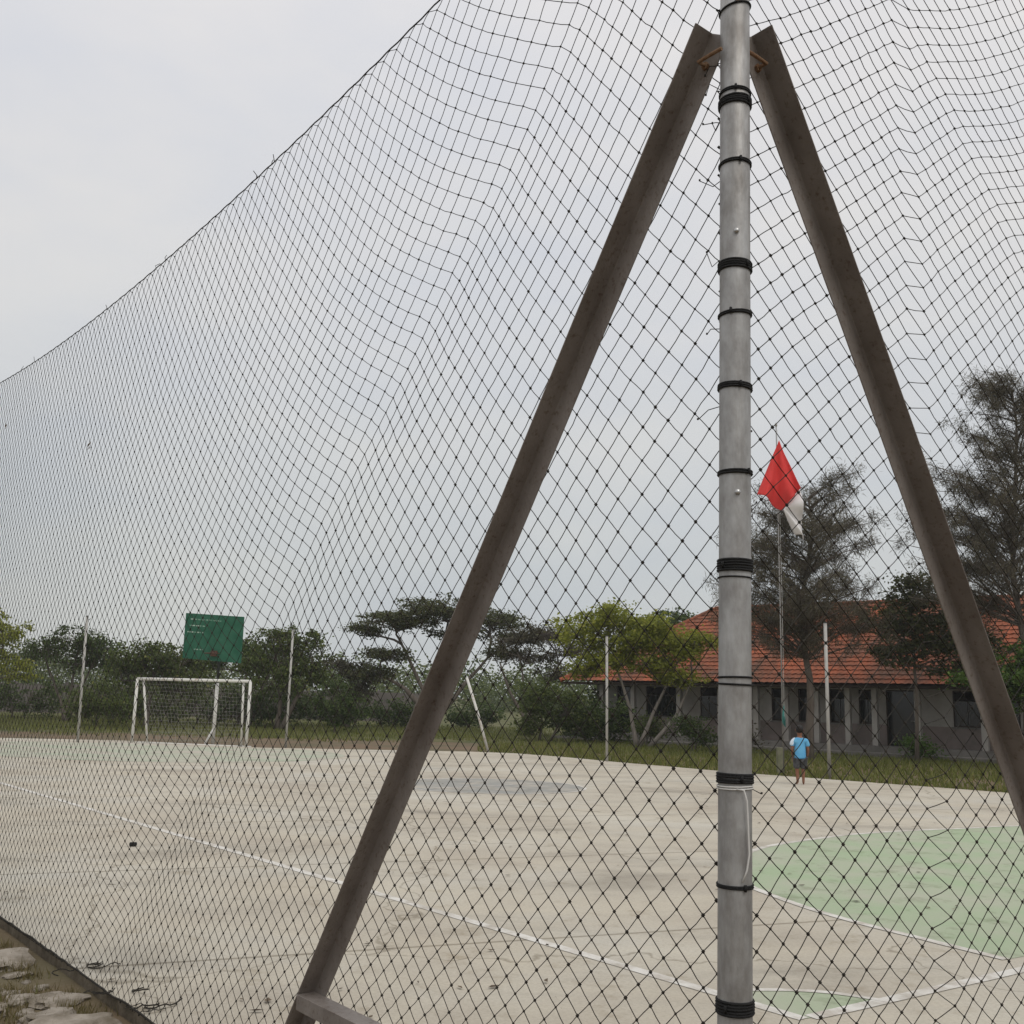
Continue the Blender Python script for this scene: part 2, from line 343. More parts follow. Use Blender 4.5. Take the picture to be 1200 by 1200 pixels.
for z, nt_, r, tl in bands:
    mb = MB(); r *= .78
    for i in range(nt_):
        mb.ring((0, 0, z + (i-(nt_-1)/2)*r*1.75), PR + r*.55 + random.uniform(0, .0008), r, 32, 6, (tl + random.uniform(-.012, .012), random.uniform(-.03, .03)))
    if nt_ > 1:
        a = random.uniform(-2.6, -.6); q = Vector((math.cos(a), math.sin(a), 0))*(PR+r*1.5)
        mb.tube([q + Vector((0, 0, z-.008)), q*1.05 + Vector((0, 0, z)), q + Vector((0, 0, z+.008))], .0042, 6)
    mb.build('rope_band', M_band, pipe, True)
for z, a in ((3.92, -1.62), (3.163, -1.68), (2.382, -1.62)):
    q = Vector((math.cos(a), math.sin(a), 0))
    MB().tube([q*(PR-.002)+Vector((0, 0, z)), q*(PR+.004)+Vector((0, 0, z)), q*(PR+.007)+Vector((0, 0, z))], [.0085, .0085, .007], 6).build('bolt', M_bolt, pipe, True)

def angle_brace(D, outn, p_top, p_bot, fl=.082, th=.005):
    """angle iron between two points of the bracing plane; one flange in the plane, the other sticking out on its upper edge"""
    A = D*p_top[0] + Vector((0, 0, p_top[1])); B = D*p_bot[0] + Vector((0, 0, p_bot[1]))
    t = (A-B).normalized(); upn = outn.cross(t)
    if upn.z < 0: upn = -upn
    # cross-section coordinates (u along upn, v along outn)
    h = fl/2
    prof = [(-h, 0), (h, 0), (h, fl), (h-th, fl), (h-th, th), (-h, th)]
    ln = (A-B).length; n = 14; v = []; f = []
    for i in range(n+1):
        c_ = B.lerp(A, i/n)
        wob = .0012*math.sin(i*1.3)
        v += [c_ + upn*(u+wob) + outn*vv for u, vv in prof]
    k = 6
    f = [(i*k+j, i*k+(j+1) % k, (i+1)*k+(j+1) % k, (i+1)*k+j) for i in range(n) for j in range(k)]
    f += [tuple(range(k)), tuple(n*k+j for j in range(k))[::-1]]
    o = MB().add(v, f).build('brace', M_brace, pole)
    bm = bmesh.new(); bm.from_mesh(o.data); bmesh.ops.recalc_face_normals(bm, faces=bm.faces); bm.to_mesh(o.data); bm.free()
    bevel(o, .0022, 2)
    return o, A, B, t, upn
oL = D2*-1; oR = D1*-1        # outward normals (towards the photographer)
bl = angle_brace(D1, oL, (.02, 3.84), (2.55, -.04)); br = angle_brace(D2, oR, (.09, 3.86), (2.60, -.04))
for (o, A, B, t, un), outn, D in ((bl, oL, D1), (br, oR, D2)):
    q = A - t*.10 + outn*.012
    MB().tube([q, q + outn*.03, q + outn*.031 - D*.05, q - D*.09 + outn*.03], .006, 8).build('bolt', M_rust, o)
    q = A - t*.10 + outn*.005
    MB().tube([q, q + outn*.01], .013, 6).build('nut', M_rust, o)
def cross_bar(D, outn, s0, s1, z):
    a = D*s0; b = D*s1; th = .005; fl = .06
    prof = [(.087, 0), (.087, -fl), (.087-th, -fl), (.087-th, -th), (.006, -th), (.006, 0)]      # (out, z)
    v = [p + outn*u + Vector((0, 0, z+w_)) for p in (a, b) for u, w_ in prof]
    o = MB().add(v, [(j, (j+1) % 6, 6+(j+1) % 6, 6+j) for j in range(6)] + [tuple(range(6))[::-1], tuple(range(6, 12))]).build('cross_bar', M_brace, pole)
    bm = bmesh.new(); bm.from_mesh(o.data); bmesh.ops.recalc_face_normals(bm, faces=bm.faces); bm.to_mesh(o.data); bm.free()
    bevel(o, .0015, 2)
cross_bar(D1, oL, .03, 2.185, .585); cross_bar(D2, oR, .03, 2.2, .585)

ws = MB()
for i in range(2): ws.ring((0, 0, i*.006), PR+.003, .0022, 32, 6, (.03, .02))
ws.tube([(-.006, -PR-.004, 0), (.012, -PR-.009, -.002), (.02, -PR-.008, -.03), (.023, -PR-.005, -.10), (.025, -PR-.004, -.165), (.018, -PR-.005, -.205), (.006, -PR-.004, -.235)], .0024, 7)
o = ws.build('string', M_string, None, True); o.location = (POLE.x - .023 + 1.578*math.sin(TILT[1]), POLE.y, 1.578)
tag(o, 'thin white string tied round the grey corner pole with its end dangling', 'string')

# ---------------------------------------------------------------- nets
def net_mesh(name, Pf, ni, nj, rs, rk, parent, M=M_twine):
    """diamond net: knots at (i,j) with i+j even; Pf(i,j) -> world position"""
    idx = {}; P = []
    for j in range(nj+1):
        for i in range(ni+1):
            if (i+j) % 2 == 0: idx[(i, j)] = len(P); P.append(Pf(i, j))
    E = []
    for (i, j), a in idx.items():
        for di in (-1, 1):
            b = idx.get((i+di, j+1))
            if b is not None: E.append((a, b))
    P = np.array(P); E = np.array(E)
    A, B = P[E[:, 0]], P[E[:, 1]]
    mid = (A+B)/2 + rng.normal(0, .0009, A.shape); mid[:, 2] -= .0012
    V = []; Fq = []
    ang = np.array([0, 2*np.pi/3, 4*np.pi/3])
    d = B-A; d /= np.linalg.norm(d, axis=1)[:, None]
    ref = np.tile([.3, .9, .1], (len(d), 1)); u = np.cross(d, ref); u /= np.linalg.norm(u, axis=1)[:, None]; v = np.cross(d, u)
    off = u[:, None, :]*np.cos(ang)[None, :, None] + v[:, None, :]*np.sin(ang)[None, :, None]
    V = np.stack([A[:, None]+off*rs, mid[:, None]+off*rs, B[:, None]+off*rs], 1).reshape(-1, 3)
    base = np.arange(len(E))*9
    q = []
    for r_ in (0, 3):
        for k in range(3):
            k2 = (k+1) % 3
            q.append(np.stack([base+r_+k, base+r_+k2, base+r_+3+k2, base+r_+3+k], 1))
    Fq = np.concatenate(q)
    # knots: small stretched octahedra as quads-with-shared apex (degenerate-free bipyramid of 4 quads)
    oct_ = np.array([(1, 0, 0), (0, 1, 0), (-1, 0, 0), (0, -1, 0), (0, 0, 1.05), (0, 0, -1.05)])*rk
    sc = rng.uniform(.8, 1.25, (len(P), 1, 1))
    KV = (P[:, None] + oct_[None]*sc).reshape(-1, 3)
    kb = np.arange(len(P))*6
    tri = [(0, 1, 4), (1, 2, 4), (2, 3, 4), (3, 0, 4), (1, 0, 5), (2, 1, 5), (3, 2, 5), (0, 3, 5)]
    KF = np.concatenate([np.stack([kb+a, kb+b, kb+c_], 1) for a, b, c_ in tri])
    me1 = raw_mesh(name, V, Fq); me2 = raw_mesh(name + '_k', KV, KF)
    o = link('mesh', me1, M, parent, False); tag(o, kind='stuff')
    o2 = link('knots', me2, M, parent, False); tag(o2, kind='stuff')
    return P
HB = lambda z: float(np.interp(z, [0, .8, 2.5, 3.6, 5.2], [.043, .045, .053, .059, .061]))
zs = [0.0]
while zs[-1] < 4.9: zs.append(zs[-1] + HB(zs[-1]))
NJ = len(zs)-1
ztop = lambda s: 4.70 + .0118*(s-5.8)**2
def wob(s, z, seed):
    return (mnoise.noise(Vector((s*.9, z*.8, seed))), mnoise.noise(Vector((s*.9, z*.8, seed+7))), mnoise.noise(Vector((s*.55, z*.6, seed+13))), mnoise.noise(Vector((s*3.1, z*2.6, seed+21))))
def left_pos(i, j):
    s = .015 + i*.05; z = .005 + zs[j]
    fr = zs[j]/zs[-1]
    env = min(1, s/.5)*min(1, (1-fr)*9)*min(1, fr*6 + .15)
    w_ = s + z
    t = max(0, w_ - 5.02); t = t*t/(t+.06)
    fold = 1-math.exp(-t/1.25); top = min(1, (1-fr)*5)
    s2 = s + .42*fold
    z2 = z - .13*fold*top
    a, b, c_, d = wob(s, z, 3)
    q_ = math.exp(-s/4.5)
    s2 += (.020*a + .005*d)*env*q_; z2 += (.03*b + .004*d)*env*q_
    if z < 1.2: s2 += .012*math.sin(z*9 + s*2.1)*env*(1.2-z)
    z2 *= 1 + (ztop(s2)/4.9 - 1)*fr
    nrm = (.07*c_*q_ + .03*math.exp(-((w_-5.05)/.3)**2))*env + .05
    if j == NJ: z2 = ztop(s2) + .003*math.sin(i*1.7)
    s2 += random.gauss(0, .0012); z2 += random.gauss(0, .0012)
    q = POLE + D1*s2 + D2*max(nrm, .022)
    return (q.x, q.y, max(z2, .004))
NIL = 224
net = empty('sports_net', (POLE.x, POLE.y, 0)); 
tag(net, 'long dark knotted net receding left from the corner pole under a sagging top rope', 'net', 'nets round the court')
Pinv = Vector((POLE.x, POLE.y, 0))
def shift(f): return lambda i, j: tuple(Vector(f(i, j)) - Pinv)
net_mesh('net', shift(left_pos), NIL, NJ, .0017, .0054, net)
# top rope with a few loose whipping ends
mb = MB(); path = []
for k in range(0, 236):
    s = k*.05; q = D1*s + D2*.05; path.append((q.x, q.y, ztop(s) + .003*math.sin(k*1.7) + .003))
mb.tube(path, .0038, 6); mb.build('top_rope', M_twine, net, True)
mb = MB()
for k in range(14):
    s = random.uniform(.8, 11); q = D1*s + D2*.05; z = ztop(s)
    mb.tube([(q.x, q.y, z), (q.x + random.uniform(-.01, .01), q.y, z+.02), (q.x + random.uniform(-.03, .03), q.y, z + random.uniform(.03, .06))], .0022, 4)
tag(mb.build('rope_ends', M_twine, net), kind='stuff')
# bottom selvedge rope lying on the slab edge
mb = MB(); path = []
for k in range(0, 120):
    s = k*.1; q = D1*s + D2*(.05 + .02*fbm(s*2, 1)); path.append((q.x, q.y, .012 + .012*abs(fbm(s*3, 2))))
mb.tube(path, .006, 6); mb.build('bottom_rope', M_twine, net, True)

zr = [.047*j for j in range(int(5.62/.047)+1)]; NJR = len(zr)-1
def right_pos(i, j):
    s = .02 + i*.064; z = .005 + zr[j]; fr = zr[j]/zr[-1]
    seam = 18
    if i >= seam: s += .062; z -= .022
    env = min(1, s/.4)*min(1, (1-fr)*9)*min(1, fr*6 + .15)
    a, b, c_, d = wob(s, z, 31)
    t = max(0, s + z - 5.75); t = t*t/(t+.06); fold = 1-math.exp(-t/1.2); top = min(1, (1-fr)*5)
    z0 = z; z -= .16*fold*top; s += .30*fold
    s += (.018*a + .007*d)*env; z += (.028*b + .008*d)*env
    nrm = (.05*c_ + .012*d)*env + .05
    s += random.gauss(0, .0012); z += random.gauss(0, .0012)
    q = POLE + D2*s + D1*max(nrm, .022)
    return (q.x, q.y, max(z, .004))
net2 = empty('sports_net', (POLE.x, POLE.y, 0))
tag(net2, 'dark knotted net to the right of the corner pole with a vertical laced seam', 'net', 'nets round the court')
net_mesh('net', shift(right_pos), 86, NJR, .0017, .0054, net2)
mb = MB(); path = []
for k in range(0, 117):
    s = k*.05; q = D2*s + D1*.05; path.append((q.x, q.y, zr[-1]+.006))
mb.tube(path, .0038, 6); mb.build('top_rope', M_twine, net2, True)
# loose twine ends beside the pole
for par, D, Dn in ((net, D1, D2), (net2, D2, D1)):
    mb = MB()
    for k in range(9):
        z = random.uniform(.9, 3.9); s = 0.02
        a = D*s + Vector((0, 0, z)); l_ = random.uniform(.04, .085)
        b = D*(s+l_*.6) + Dn*random.uniform(-.02, .02) + Vector((0, 0, z + random.uniform(-.03, .03)))
        c_ = D*(s+l_) + Dn*random.uniform(-.03, .03) + Vector((0, 0, z + random.uniform(-.04, .03)))
        mb.tube([a, b, c_], .0014, 5)
        mb.tube([c_, c_ + Vector((0, 0, .005))], .003, 5)
    tag(mb.build('loose_twine', M_twine, par), kind='stuff')
# bits of dead leaf caught in the net
for s, z, lab in ((6.18, 3.62, 'upper'), (8.95, 4.28, 'outer')):
    q = POLE + D1*s + D2*.04
    mb = MB()
    for k in range(5):
        a = Vector((random.uniform(-.01, .01), random.uniform(-.005, .005), random.uniform(-.03, .03)))
        mb.add([a, a+Vector((.008, .004, .01)), a+Vector((.012, -.004, .03)), a+Vector((.002, .003, .02))], [(0, 1, 2, 3)])
    o = mb.build('dead_leaf', LM['litter']); o.location = (q.x, q.y, z)
    tag(o, 'dry leaf scrap caught in the left net, ' + ('nearer the goal' if lab == 'upper' else 'nearer the left picture edge'), 'leaf')

# ---------------------------------------------------------------- far net poles
def far_pole(x, y, h, r, lab, lean=(0, 0)):
    t = empty('net_pole', (x, y, 0)); tag(t, lab, 'pole', 'net poles round the court')
    MB().tube([(0, 0, GZ-.1), (lean[0]*.5, lean[1]*.5, h/2), (lean[0], lean[1], h)], r, 12).build('pipe', M_pipe_far, t, True)
    MB().tube([(lean[0], lean[1], h), (lean[0], lean[1], h+.03)], [r*1.15, r*.8], 12).build('cap', M_darksteel, t, True)
    mb = MB()
    mb.tube([(lean[0], lean[1], h-.12), (lean[0]+r+.06, lean[1], h-.10), (lean[0]+r+.07, lean[1], h-.05)], .012, 6); mb.build('hook', M_darksteel, t)
far_pole(-14.1, 34.6, 4.13, .042, 'thin grey pipe pole on the court edge left of the goal', (-.1, 0))
far_pole(-7.25, 34.6, 3.88, .038, 'thin grey pipe pole just right of the goal and green backboard')
far_pole(3.05, 31.6, 3.74, .04, 'thin grey pipe pole before the yellow-green tree', (-.04, 0))
far_pole(8.5, 27.6, 4.0, .046, 'pale pipe pole on the court edge right of the boy')
q = POLE + D1*11.66 + D2*.0
far_pole(q.x, q.y, 5.1, .045, 'steel pole carrying the far end of the left net rope')
q = POLE + D2*5.87
far_pole(q.x, q.y, 5.66, .045, 'steel pole carrying the far end of the right net')
t = empty('leaning_pole', (-.55, 35.75, 0)); tag(t, 'short white pole leaning left beside the brown brace, on the far court edge', 'pole')
MB().tube([(0, 0, GZ-.1), (-.42, 0, 1.2), (-.86, 0, 2.46)], .045, 10).build('pipe', M_goal, t, True)
MB().tube([(-.86, 0, 2.40), (-.92, 0, 2.52), (-1.0, 0, 2.46)], .015, 6).build('hook', M_darksteel, t)

# ---------------------------------------------------------------- goal
goal = empty('futsal_goal', (-10.5, 34.75, 0)); tag(goal, 'small white steel goal frame at the far left end of the court', 'goal')
gl, gr = Vector((-2.05, .5, 0)), Vector((2.02, -.45, 0)); GH = 2.12
back = Vector((.235, .97, 0))
def bar(name, a, b, r, par=goal, M=M_goal): return MB().tube([a, (Vector(a)+Vector(b))/2, b], r, 12).build(name, M, par, True)
upv = Vector((0, 0, 1))
bar('post', gl, gl + upv*GH, .05); bar('post', gr, gr + upv*GH, .05); bar('crossbar', gl + upv*GH, gr + upv*GH, .05)
il, ir = gl + (gr-gl)*.085, gl + (gr-gl)*.935
for a, b in ((il, gl + (gr-gl)*.05), (ir - (gr-gl)*.02, ir)):
    bar('stay', a + back*.35, b + upv*(GH-.03) + back*.04, .038)
bar('ground_bar', gl + back*.35 + upv*.0, gr + back*.35 + upv*.0, .025, goal, M_goal)

gn = MB(); u_n = (gr-gl); tl_, tr_ = gl + upv*(GH-.04), gr + upv*(GH-.04); bl_, br_ = il + back*.55, ir + back*.55
for k in range(31):
    a, b = tl_.lerp(tr_, k/30), bl_.lerp(br_, k/30); mid = a.lerp(b, .55) + back*.18
    gn.tube([a, a.lerp(mid, .5) + back*.05, mid, b], .004, 3, cap=False)
for k in range(1, 17):
    row = []
    for j in range(0, 13):
        a, b = tl_.lerp(tr_, j/12), bl_.lerp(br_, j/12); p_ = a.lerp(b, k/17) + back*.18*math.sin(math.pi*min(1, k/17*.95)); row.append(p_ + upv*.02*math.sin(j*1.9 + k))
    gn.tube(row, .004, 3, cap=False)
M_gnet = mat('grey_goal_net', (.30, .29, .27), .9)
tag(gn.build('goal_net', M_gnet, goal), kind='stuff')

# ---------------------------------------------------------------- basketball stand
hoop = empty('basketball_stand', (-10.0, 35.7, 0)); tag(hoop, 'basketball stand with a faded green backboard above the white goal', 'basketball stand')
bz0, bz1 = 2.85, 4.38
def bw(u, v, d=0): return Vector((-1.06 + 2.06*u, -.55 - .24*u + d, bz0 + (bz1-bz0)*v - .10*u))
mb = MB()
fr_, bk = [bw(u, v) for u, v in ((0, 0), (1, -.02), (1, 1), (0, 1))], [bw(u, v, .035) for u, v in ((0, 0), (1, -.02), (1, 1), (0, 1))]
mb.add(fr_+bk, [(0, 1, 2, 3), (7, 6, 5, 4), (0, 4, 5, 1), (1, 5, 6, 2), (2, 6, 7, 3), (3, 7, 4, 0)]); board = mb.build('backboard', M_board, hoop)
M_text = mat('faded_lettering', (.07, .2, .13), .7, var=(.36, .45, .38), scale=9, ramp=(.42, .62))
for v, u0, u1 in ((.86, .09, .62), (.72, .07, .34), (.575, .05, .33), (.20, .18, .34)):
    k = u0
    while k < u1:
        l_ = min(random.uniform(.025, .06), u1-k); hh = .026
        MB().add([bw(k, v, -.004), bw(k+l_, v, -.004), bw(k+l_, v+hh, -.004), bw(k, v+hh, -.004)], [(0, 1, 2, 3)]).build('letter', M_text, board); k += l_ + random.uniform(.008, .02)
bar('post', (.04, 0, GZ-.1), (.04, 0, 2.05), .06, hoop); bar('upper_post', (.04, 0, 2.05), (.04, 0, 3.6), .05, hoop, M_darksteel)
bar('arm', (.04, 0, 3.5), (.0, -.62, 3.55), .04, hoop, M_darksteel); bar('arm', (.04, 0, 2.9), (.0, -.62, 3.1), .04, hoop, M_darksteel)
bar('foot_stay', (.04, 0, .55), (-.2, -.25, GZ), .035, hoop)
mb = MB(); mb.ring((.05, -.98, 3.02), .225, .018, 24, 6); rim = mb.build('rim', M_rim, hoop, True)
MB().box((-.06, -.76, 2.93), (.16, -.70, 3.12)).build('rim_bracket', M_rim, hoop)

# ---------------------------------------------------------------- flagpole and flag
fp = empty('flagpole', (7.55, 28.55, 0)); tag(fp, 'tall thin flagpole set in a short concrete post by the school', 'flagpole')
MB().tube([(0, 0, 0), (.0, 0, 4), (-.01, 0, 9.72)], [.026, .02, .014], 10).build('shaft', M_darkpole, fp, True)
MB().tube([(-.01, 0, 9.70), (-.01, 0, 9.76), (-.01, 0, 9.80)], [.035, .035, .01], 10).build('finial', M_pipe_far, fp, True)
bevel(MB().box((-.16, -.02, GZ-.1), (-.0, .14, .66)).build('concrete_post', M_post, fp), .01)
mb = MB()
for i in range(7): mb.tube([(.04, -.03, 1.55 + .04*i), (-.02, -.065, 1.35 + .03*i), (.06, -.05, 1.22 + .025*i), (.05, -.03, 1.5)], .014, 5)
mb.build('rope_coil', M_teal, fp, True)
mb = MB(); mb.tube([(.04, -.04, 1.5), (.05, -.03, 5), (.02, -.02, 9.6)], .004, 4); mb.build('halyard', M_string, fp)
def cloth(quad, nx, ny, ph):
    A, B, C_, Dq = [Vector(p) for p in quad]; v = []; f = []
    for j in range(ny+1):
        for i in range(nx+1):
            u, t_ = i/nx, j/ny
            p = A.lerp(B, u).lerp(Dq.lerp(C_, u), t_)
            r_ = math.hypot(u, t_)                      # folds fan out from the hoist corner
            an = math.atan2(t_+.02, u+.02)
            p.y += .15*min(1, r_)*math.sin(an*8.5 + ph) + .05*math.sin(3*t_ + 5*u)
            p.x += .035*math.sin(4.5*r_ + ph)*r_*math.sin(math.pi*u)
            p.z -= .07*math.sin(math.pi*u)*math.sin(math.pi*t_) + .05*u*t_*math.sin(an*8.5)
            v.append(p)
    f = [(j*(nx+1)+i, j*(nx+1)+i+1, (j+1)*(nx+1)+i+1, (j+1)*(nx+1)+i) for j in range(ny) for i in range(nx)]
    return v, f
flag = empty('flag', (7.55, 28.30, 0)); tag(flag, 'limp red and white flag hanging near the top of the flagpole', 'flag')
rq = [(0.0, 0, 9.22), (.60, .05, 7.86), (.10, .06, 7.24), (-.64, -.05, 7.64)]
v, f = cloth(rq, 26, 26, 0); o = MB().add(v, f).build('red_cloth', M_red, flag, True)
sm = o.modifiers.new('s', 'SOLIDIFY'); sm.thickness = .006
wq = [(.10, .065, 7.235), (.595, .055, 7.85), (.69, .12, 6.42), (.42, .1, 6.56)]
v, f = cloth(wq, 22, 22, 2.0); o = MB().add(v, f).build('white_cloth', M_flagwhite, flag, True)
sm = o.modifiers.new('s', 'SOLIDIFY'); sm.thickness = .006

# ---------------------------------------------------------------- school building
bld = empty('school_building', (13.94, 42.09, 0), math.radians(-40))
tag(bld, 'low school building with an orange clay tile roof and dark window openings', 'building')
XL, XR, WY, FZ, EZ = -13.4, 13.0, 1.2, .30, 2.66
opens = [(-12.2, -11.4, 'd'), (-10.53, -8.52, 'w'), (-7.6, -6.7, 'w'), (-4.07, -3.23, 'w'), (-2.84, -1.96, 'w'), (-1.43, -.54, 'w'), (-.18, .57, 'w'), (.95, 2.19, 'd'), (3.57, 4.65, 'w'), (5.1, 6.0, 'w'), (6.5, 7.4, 'w'), (8.4, 9.6, 'd'), (10.4, 11.4, 'w')]
SILL, HEAD = 1.13, 2.52
up_, lo_ = MB(), MB()
x = XL; T = .16
for a, b, kd in opens:
    up_.box((x, WY, SILL), (a, WY+T, EZ)); lo_.box((x, WY-.012, FZ), (a, WY+T, SILL))
    if kd == 'w': lo_.box((a, WY-.012, FZ), (b, WY+T, SILL))
    else: lo_.build('lower_wall', M_wall_low, bld); lo_ = MB()
    up_.box((a, WY+.01, HEAD), (b, WY+T, EZ)); x = b
up_.box((x, WY, SILL), (XR, WY+T, EZ)); lo_.box((x, WY-.012, FZ), (XR, WY+T, SILL))
for X in (XL, XR-T): up_.box((X, WY+T, FZ), (X+T, 8.0, EZ+.3))
up_.box((XL+T, 8.0-T, FZ), (XR-T, 8.0, EZ))
up_.build('wall', M_wall, bld); lo_.build('lower_wall', M_wall_low, bld)
for a, b, kd in opens:
    z0 = SILL if kd == 'w' else FZ
    wnd = MB()
    fr = .05
    wnd.box((a, WY+.04, z0), (a+fr, WY+.10, HEAD)); wnd.box((b-fr, WY+.04, z0), (b, WY+.10, HEAD)); wnd.box((a+fr, WY+.04, HEAD-fr), (b-fr, WY+.10, HEAD)); 
    if kd == 'w': wnd.box((a+fr, WY+.04, z0), (b-fr, WY+.10, z0+fr)); wnd.box((a+fr, WY+.045, 2.12), (b-fr, WY+.095, 2.16))
    o = wnd.build('window' if kd == 'w' else 'door', M_wood, bld)
    if kd == 'w':
        mids = [a+fr + (b-a-2*fr)*k/ max(1, round((b-a)/.5)) for k in range(max(1, round((b-a)/.5))+1)]
        for p, q in zip(mids, mids[1:]):
            MB().box((p+.012, WY+.064, z0+fr), (q-.012, WY+.072, 2.12)).build('pane', M_dark_interior, o)
        MB().box((a-.06, WY-.07, SILL-.06), (b+.06, WY-.013, SILL)).build('sill', M_plinth, o)
    else:
        MB().box((a+fr, WY+.09, z0), (b-fr, WY+.13, HEAD-fr)).build('leaf', M_dark_interior, o)
        MB().tube([(b-.15, WY+.085, z0+1.0), (b-.15, WY+.03, z0+1.0), (b-.26, WY+.03, z0+1.0)], .015, 6).build('handle', M_pipe_far, o)
for X in (-12.6, -10.8, -8.3, -6.2, -4.45, -3.05, -1.7, -.36, .75, 2.45, 4.9, 7.7, 10.0, 12.6):
    bevel(MB().box((X-.11, .42, FZ), (X+.11, .64, EZ-.02)).build('pillar', M_wall, bld), .01)
MB().box((XL-.6, .0, GZ-.1), (XR+.4, 8.3, FZ)).build('plinth', M_plinth, bld)
MB().box((XL-.9, -1.0, GZ-.1), (XR+.6, -.01, .07)).build('walkway', M_plinth, bld)
MB().box((XL+.2, .5, EZ-.02), (XR-.2, .56, EZ+.1)).build('beam', M_wood, bld)
# hipped roof of stepped clay tile courses
RX0, RX1, EX0, EX1, EY0, EY1, RY, RZ = -8.6, 9.0, -14.6, 14.6, -.25, 9.4, 4.58, 6.42
def slope(P0, P1, Q0, Q1, rows=20, tw=.27):
    """eave line P0->P1, ridge line Q0->Q1; returns stepped, corrugated tile surface"""
    P0, P1, Q0, Q1 = [Vector(p) for p in (P0, P1, Q0, Q1)]
    e_ = (P1-P0).normalized(); L_ = (P1-P0).length; nrm = e_.cross(((Q0+Q1)/2-(P0+P1)/2).normalized()).normalized()
    if nrm.z < 0: nrm = -nrm
    V, F_ = [], []; nc = int(L_/tw)*3
    for r_ in range(rows):
        t0, t1 = r_/rows, (r_+1)/rows + .006
        for (t, lift) in ((t0, .055), (min(1, t1), .012)):
            a, b = P0.lerp(Q0, t), P1.lerp(Q1, t)
            sa, sb = (a-P0).dot(e_), (b-P0).dot(e_)
            rowc = P0.lerp(Q0, t) - e_*sa
            for k in range(nc+1):
                s = min(max(L_*k/nc, sa), sb)
                hgt = lift + (.030, .0, .016)[k % 3] + random.uniform(-.006, .006)
                V.append(rowc + e_*s + nrm*hgt)
        o = r_*2*(nc+1)
        F_ += [(o+k, o+k+1, o+nc+1+k+1, o+nc+1+k) for k in range(nc)]
        if r_ < rows-1:
            F_ += [(o+nc+1+k, o+nc+1+k+1, o+2*(nc+1)+k+1, o+2*(nc+1)+k) for k in range(nc)]
    return V, F_
roof = MB()
A, B_, C_, D_ = (EX0, EY0, EZ+.04), (EX1, EY0, EZ+.04), (EX1, EY1, EZ+.04), (EX0, EY1, EZ+.04)
Q0, Q1 = (RX0, RY, RZ), (RX1, RY, RZ)
roof.add(*slope(A, B_, Q0, Q1)); roof.add(*slope(C_, D_, Q1, Q0)); roof.add(*slope(D_, A, Q0, Q0)); roof.add(*slope(B_, C_, Q1, Q1))
ro = roof.build('roof', M_tile, bld)
MB().box((EX0+.05, EY0+.05, EZ-.08), (EX1-.05, EY1-.05, EZ+.01)).build('soffit', M_wood, ro)
def cap(a, b):
    a, b = Vector(a), Vector(b); n = int((b-a).length/.38)
    mb = MB()
    for i in range(n):
        p, q = a.lerp(b, i/n), a.lerp(b, (i+1.12)/n); mb.tube([p, q], [.125, .105], 8)
    mb.build('ridge_tiles', M_tile, ro)
zz = .03
cap((RX0, RY, RZ+zz), (RX1, RY, RZ+zz)); cap((EX0, EY0, EZ+.07), (RX0, RY, RZ+zz)); cap((EX1, EY0, EZ+.07), (RX1, RY, RZ+zz)); cap((EX0, EY1, EZ+.07), (RX0, RY, RZ+zz)); cap((EX1, EY1, EZ+.07), (RX1, RY, RZ+zz))

# grey boundary wall far behind the left trees, in bays
bw_ = empty('boundary_wall', (-30, 72, .2)); tag(bw_, 'low brown-grey boundary wall far behind the left trees', 'wall')
for i in range(13):
    MB().box((-22 + i*3.6, 0, -.4), (-22 + i*3.6 + 3.4, .15, 1.75)).build('panel', M_farwall, bw_)
    MB().box((-22 + i*3.6 - .2, -.05, -.4), (-22 + i*3.6, .2, 1.9)).build('pier', M_farwall, bw_)

# ---------------------------------------------------------------- vegetation
def leaves(P, Nn, size, aspect, jitter=.3):
    """leaf quads: P centres, size length, aspect width/length, random orientation biased to Nn(unit or None)"""
    n = len(P)
    a = rng.normal(size=(n, 3)); a[:, 2] *= .55; a /= np.linalg.norm(a, axis=1)[:, None]
    b = rng.normal(size=(n, 3)); b -= a*(a*b).sum(1)[:, None]; b /= np.linalg.norm(b, axis=1)[:, None]
    s = size*rng.uniform(.6, 1.35, (n, 1))
    A = P - a*s*.5; C2 = P + a*s*.5; B1 = P + b*s*aspect*.5 + a*s*.05; D2_ = P - b*s*aspect*.5 + a*s*.05
    V = np.stack([A, B1, C2, D2_], 1).reshape(-1, 3); F_ = np.arange(4*n).reshape(-1, 4)
    return V, F_
def needles(P, size, wd):
    n = len(P); a = rng.normal(size=(n, 3))*.75; a[:, 2] -= .55; a /= np.linalg.norm(a, axis=1)[:, None]
    b = np.cross(a, rng.normal(size=(n, 3))); b /= np.linalg.norm(b, axis=1)[:, None]
    s = size*rng.uniform(.5, 1.4, (n, 1))
    V = np.stack([P, P + a*s*.5 + b*wd, P + a*s, P + a*s*.5 - b*wd], 1).reshape(-1, 3)
    return V, np.arange(4*n).reshape(-1, 4)
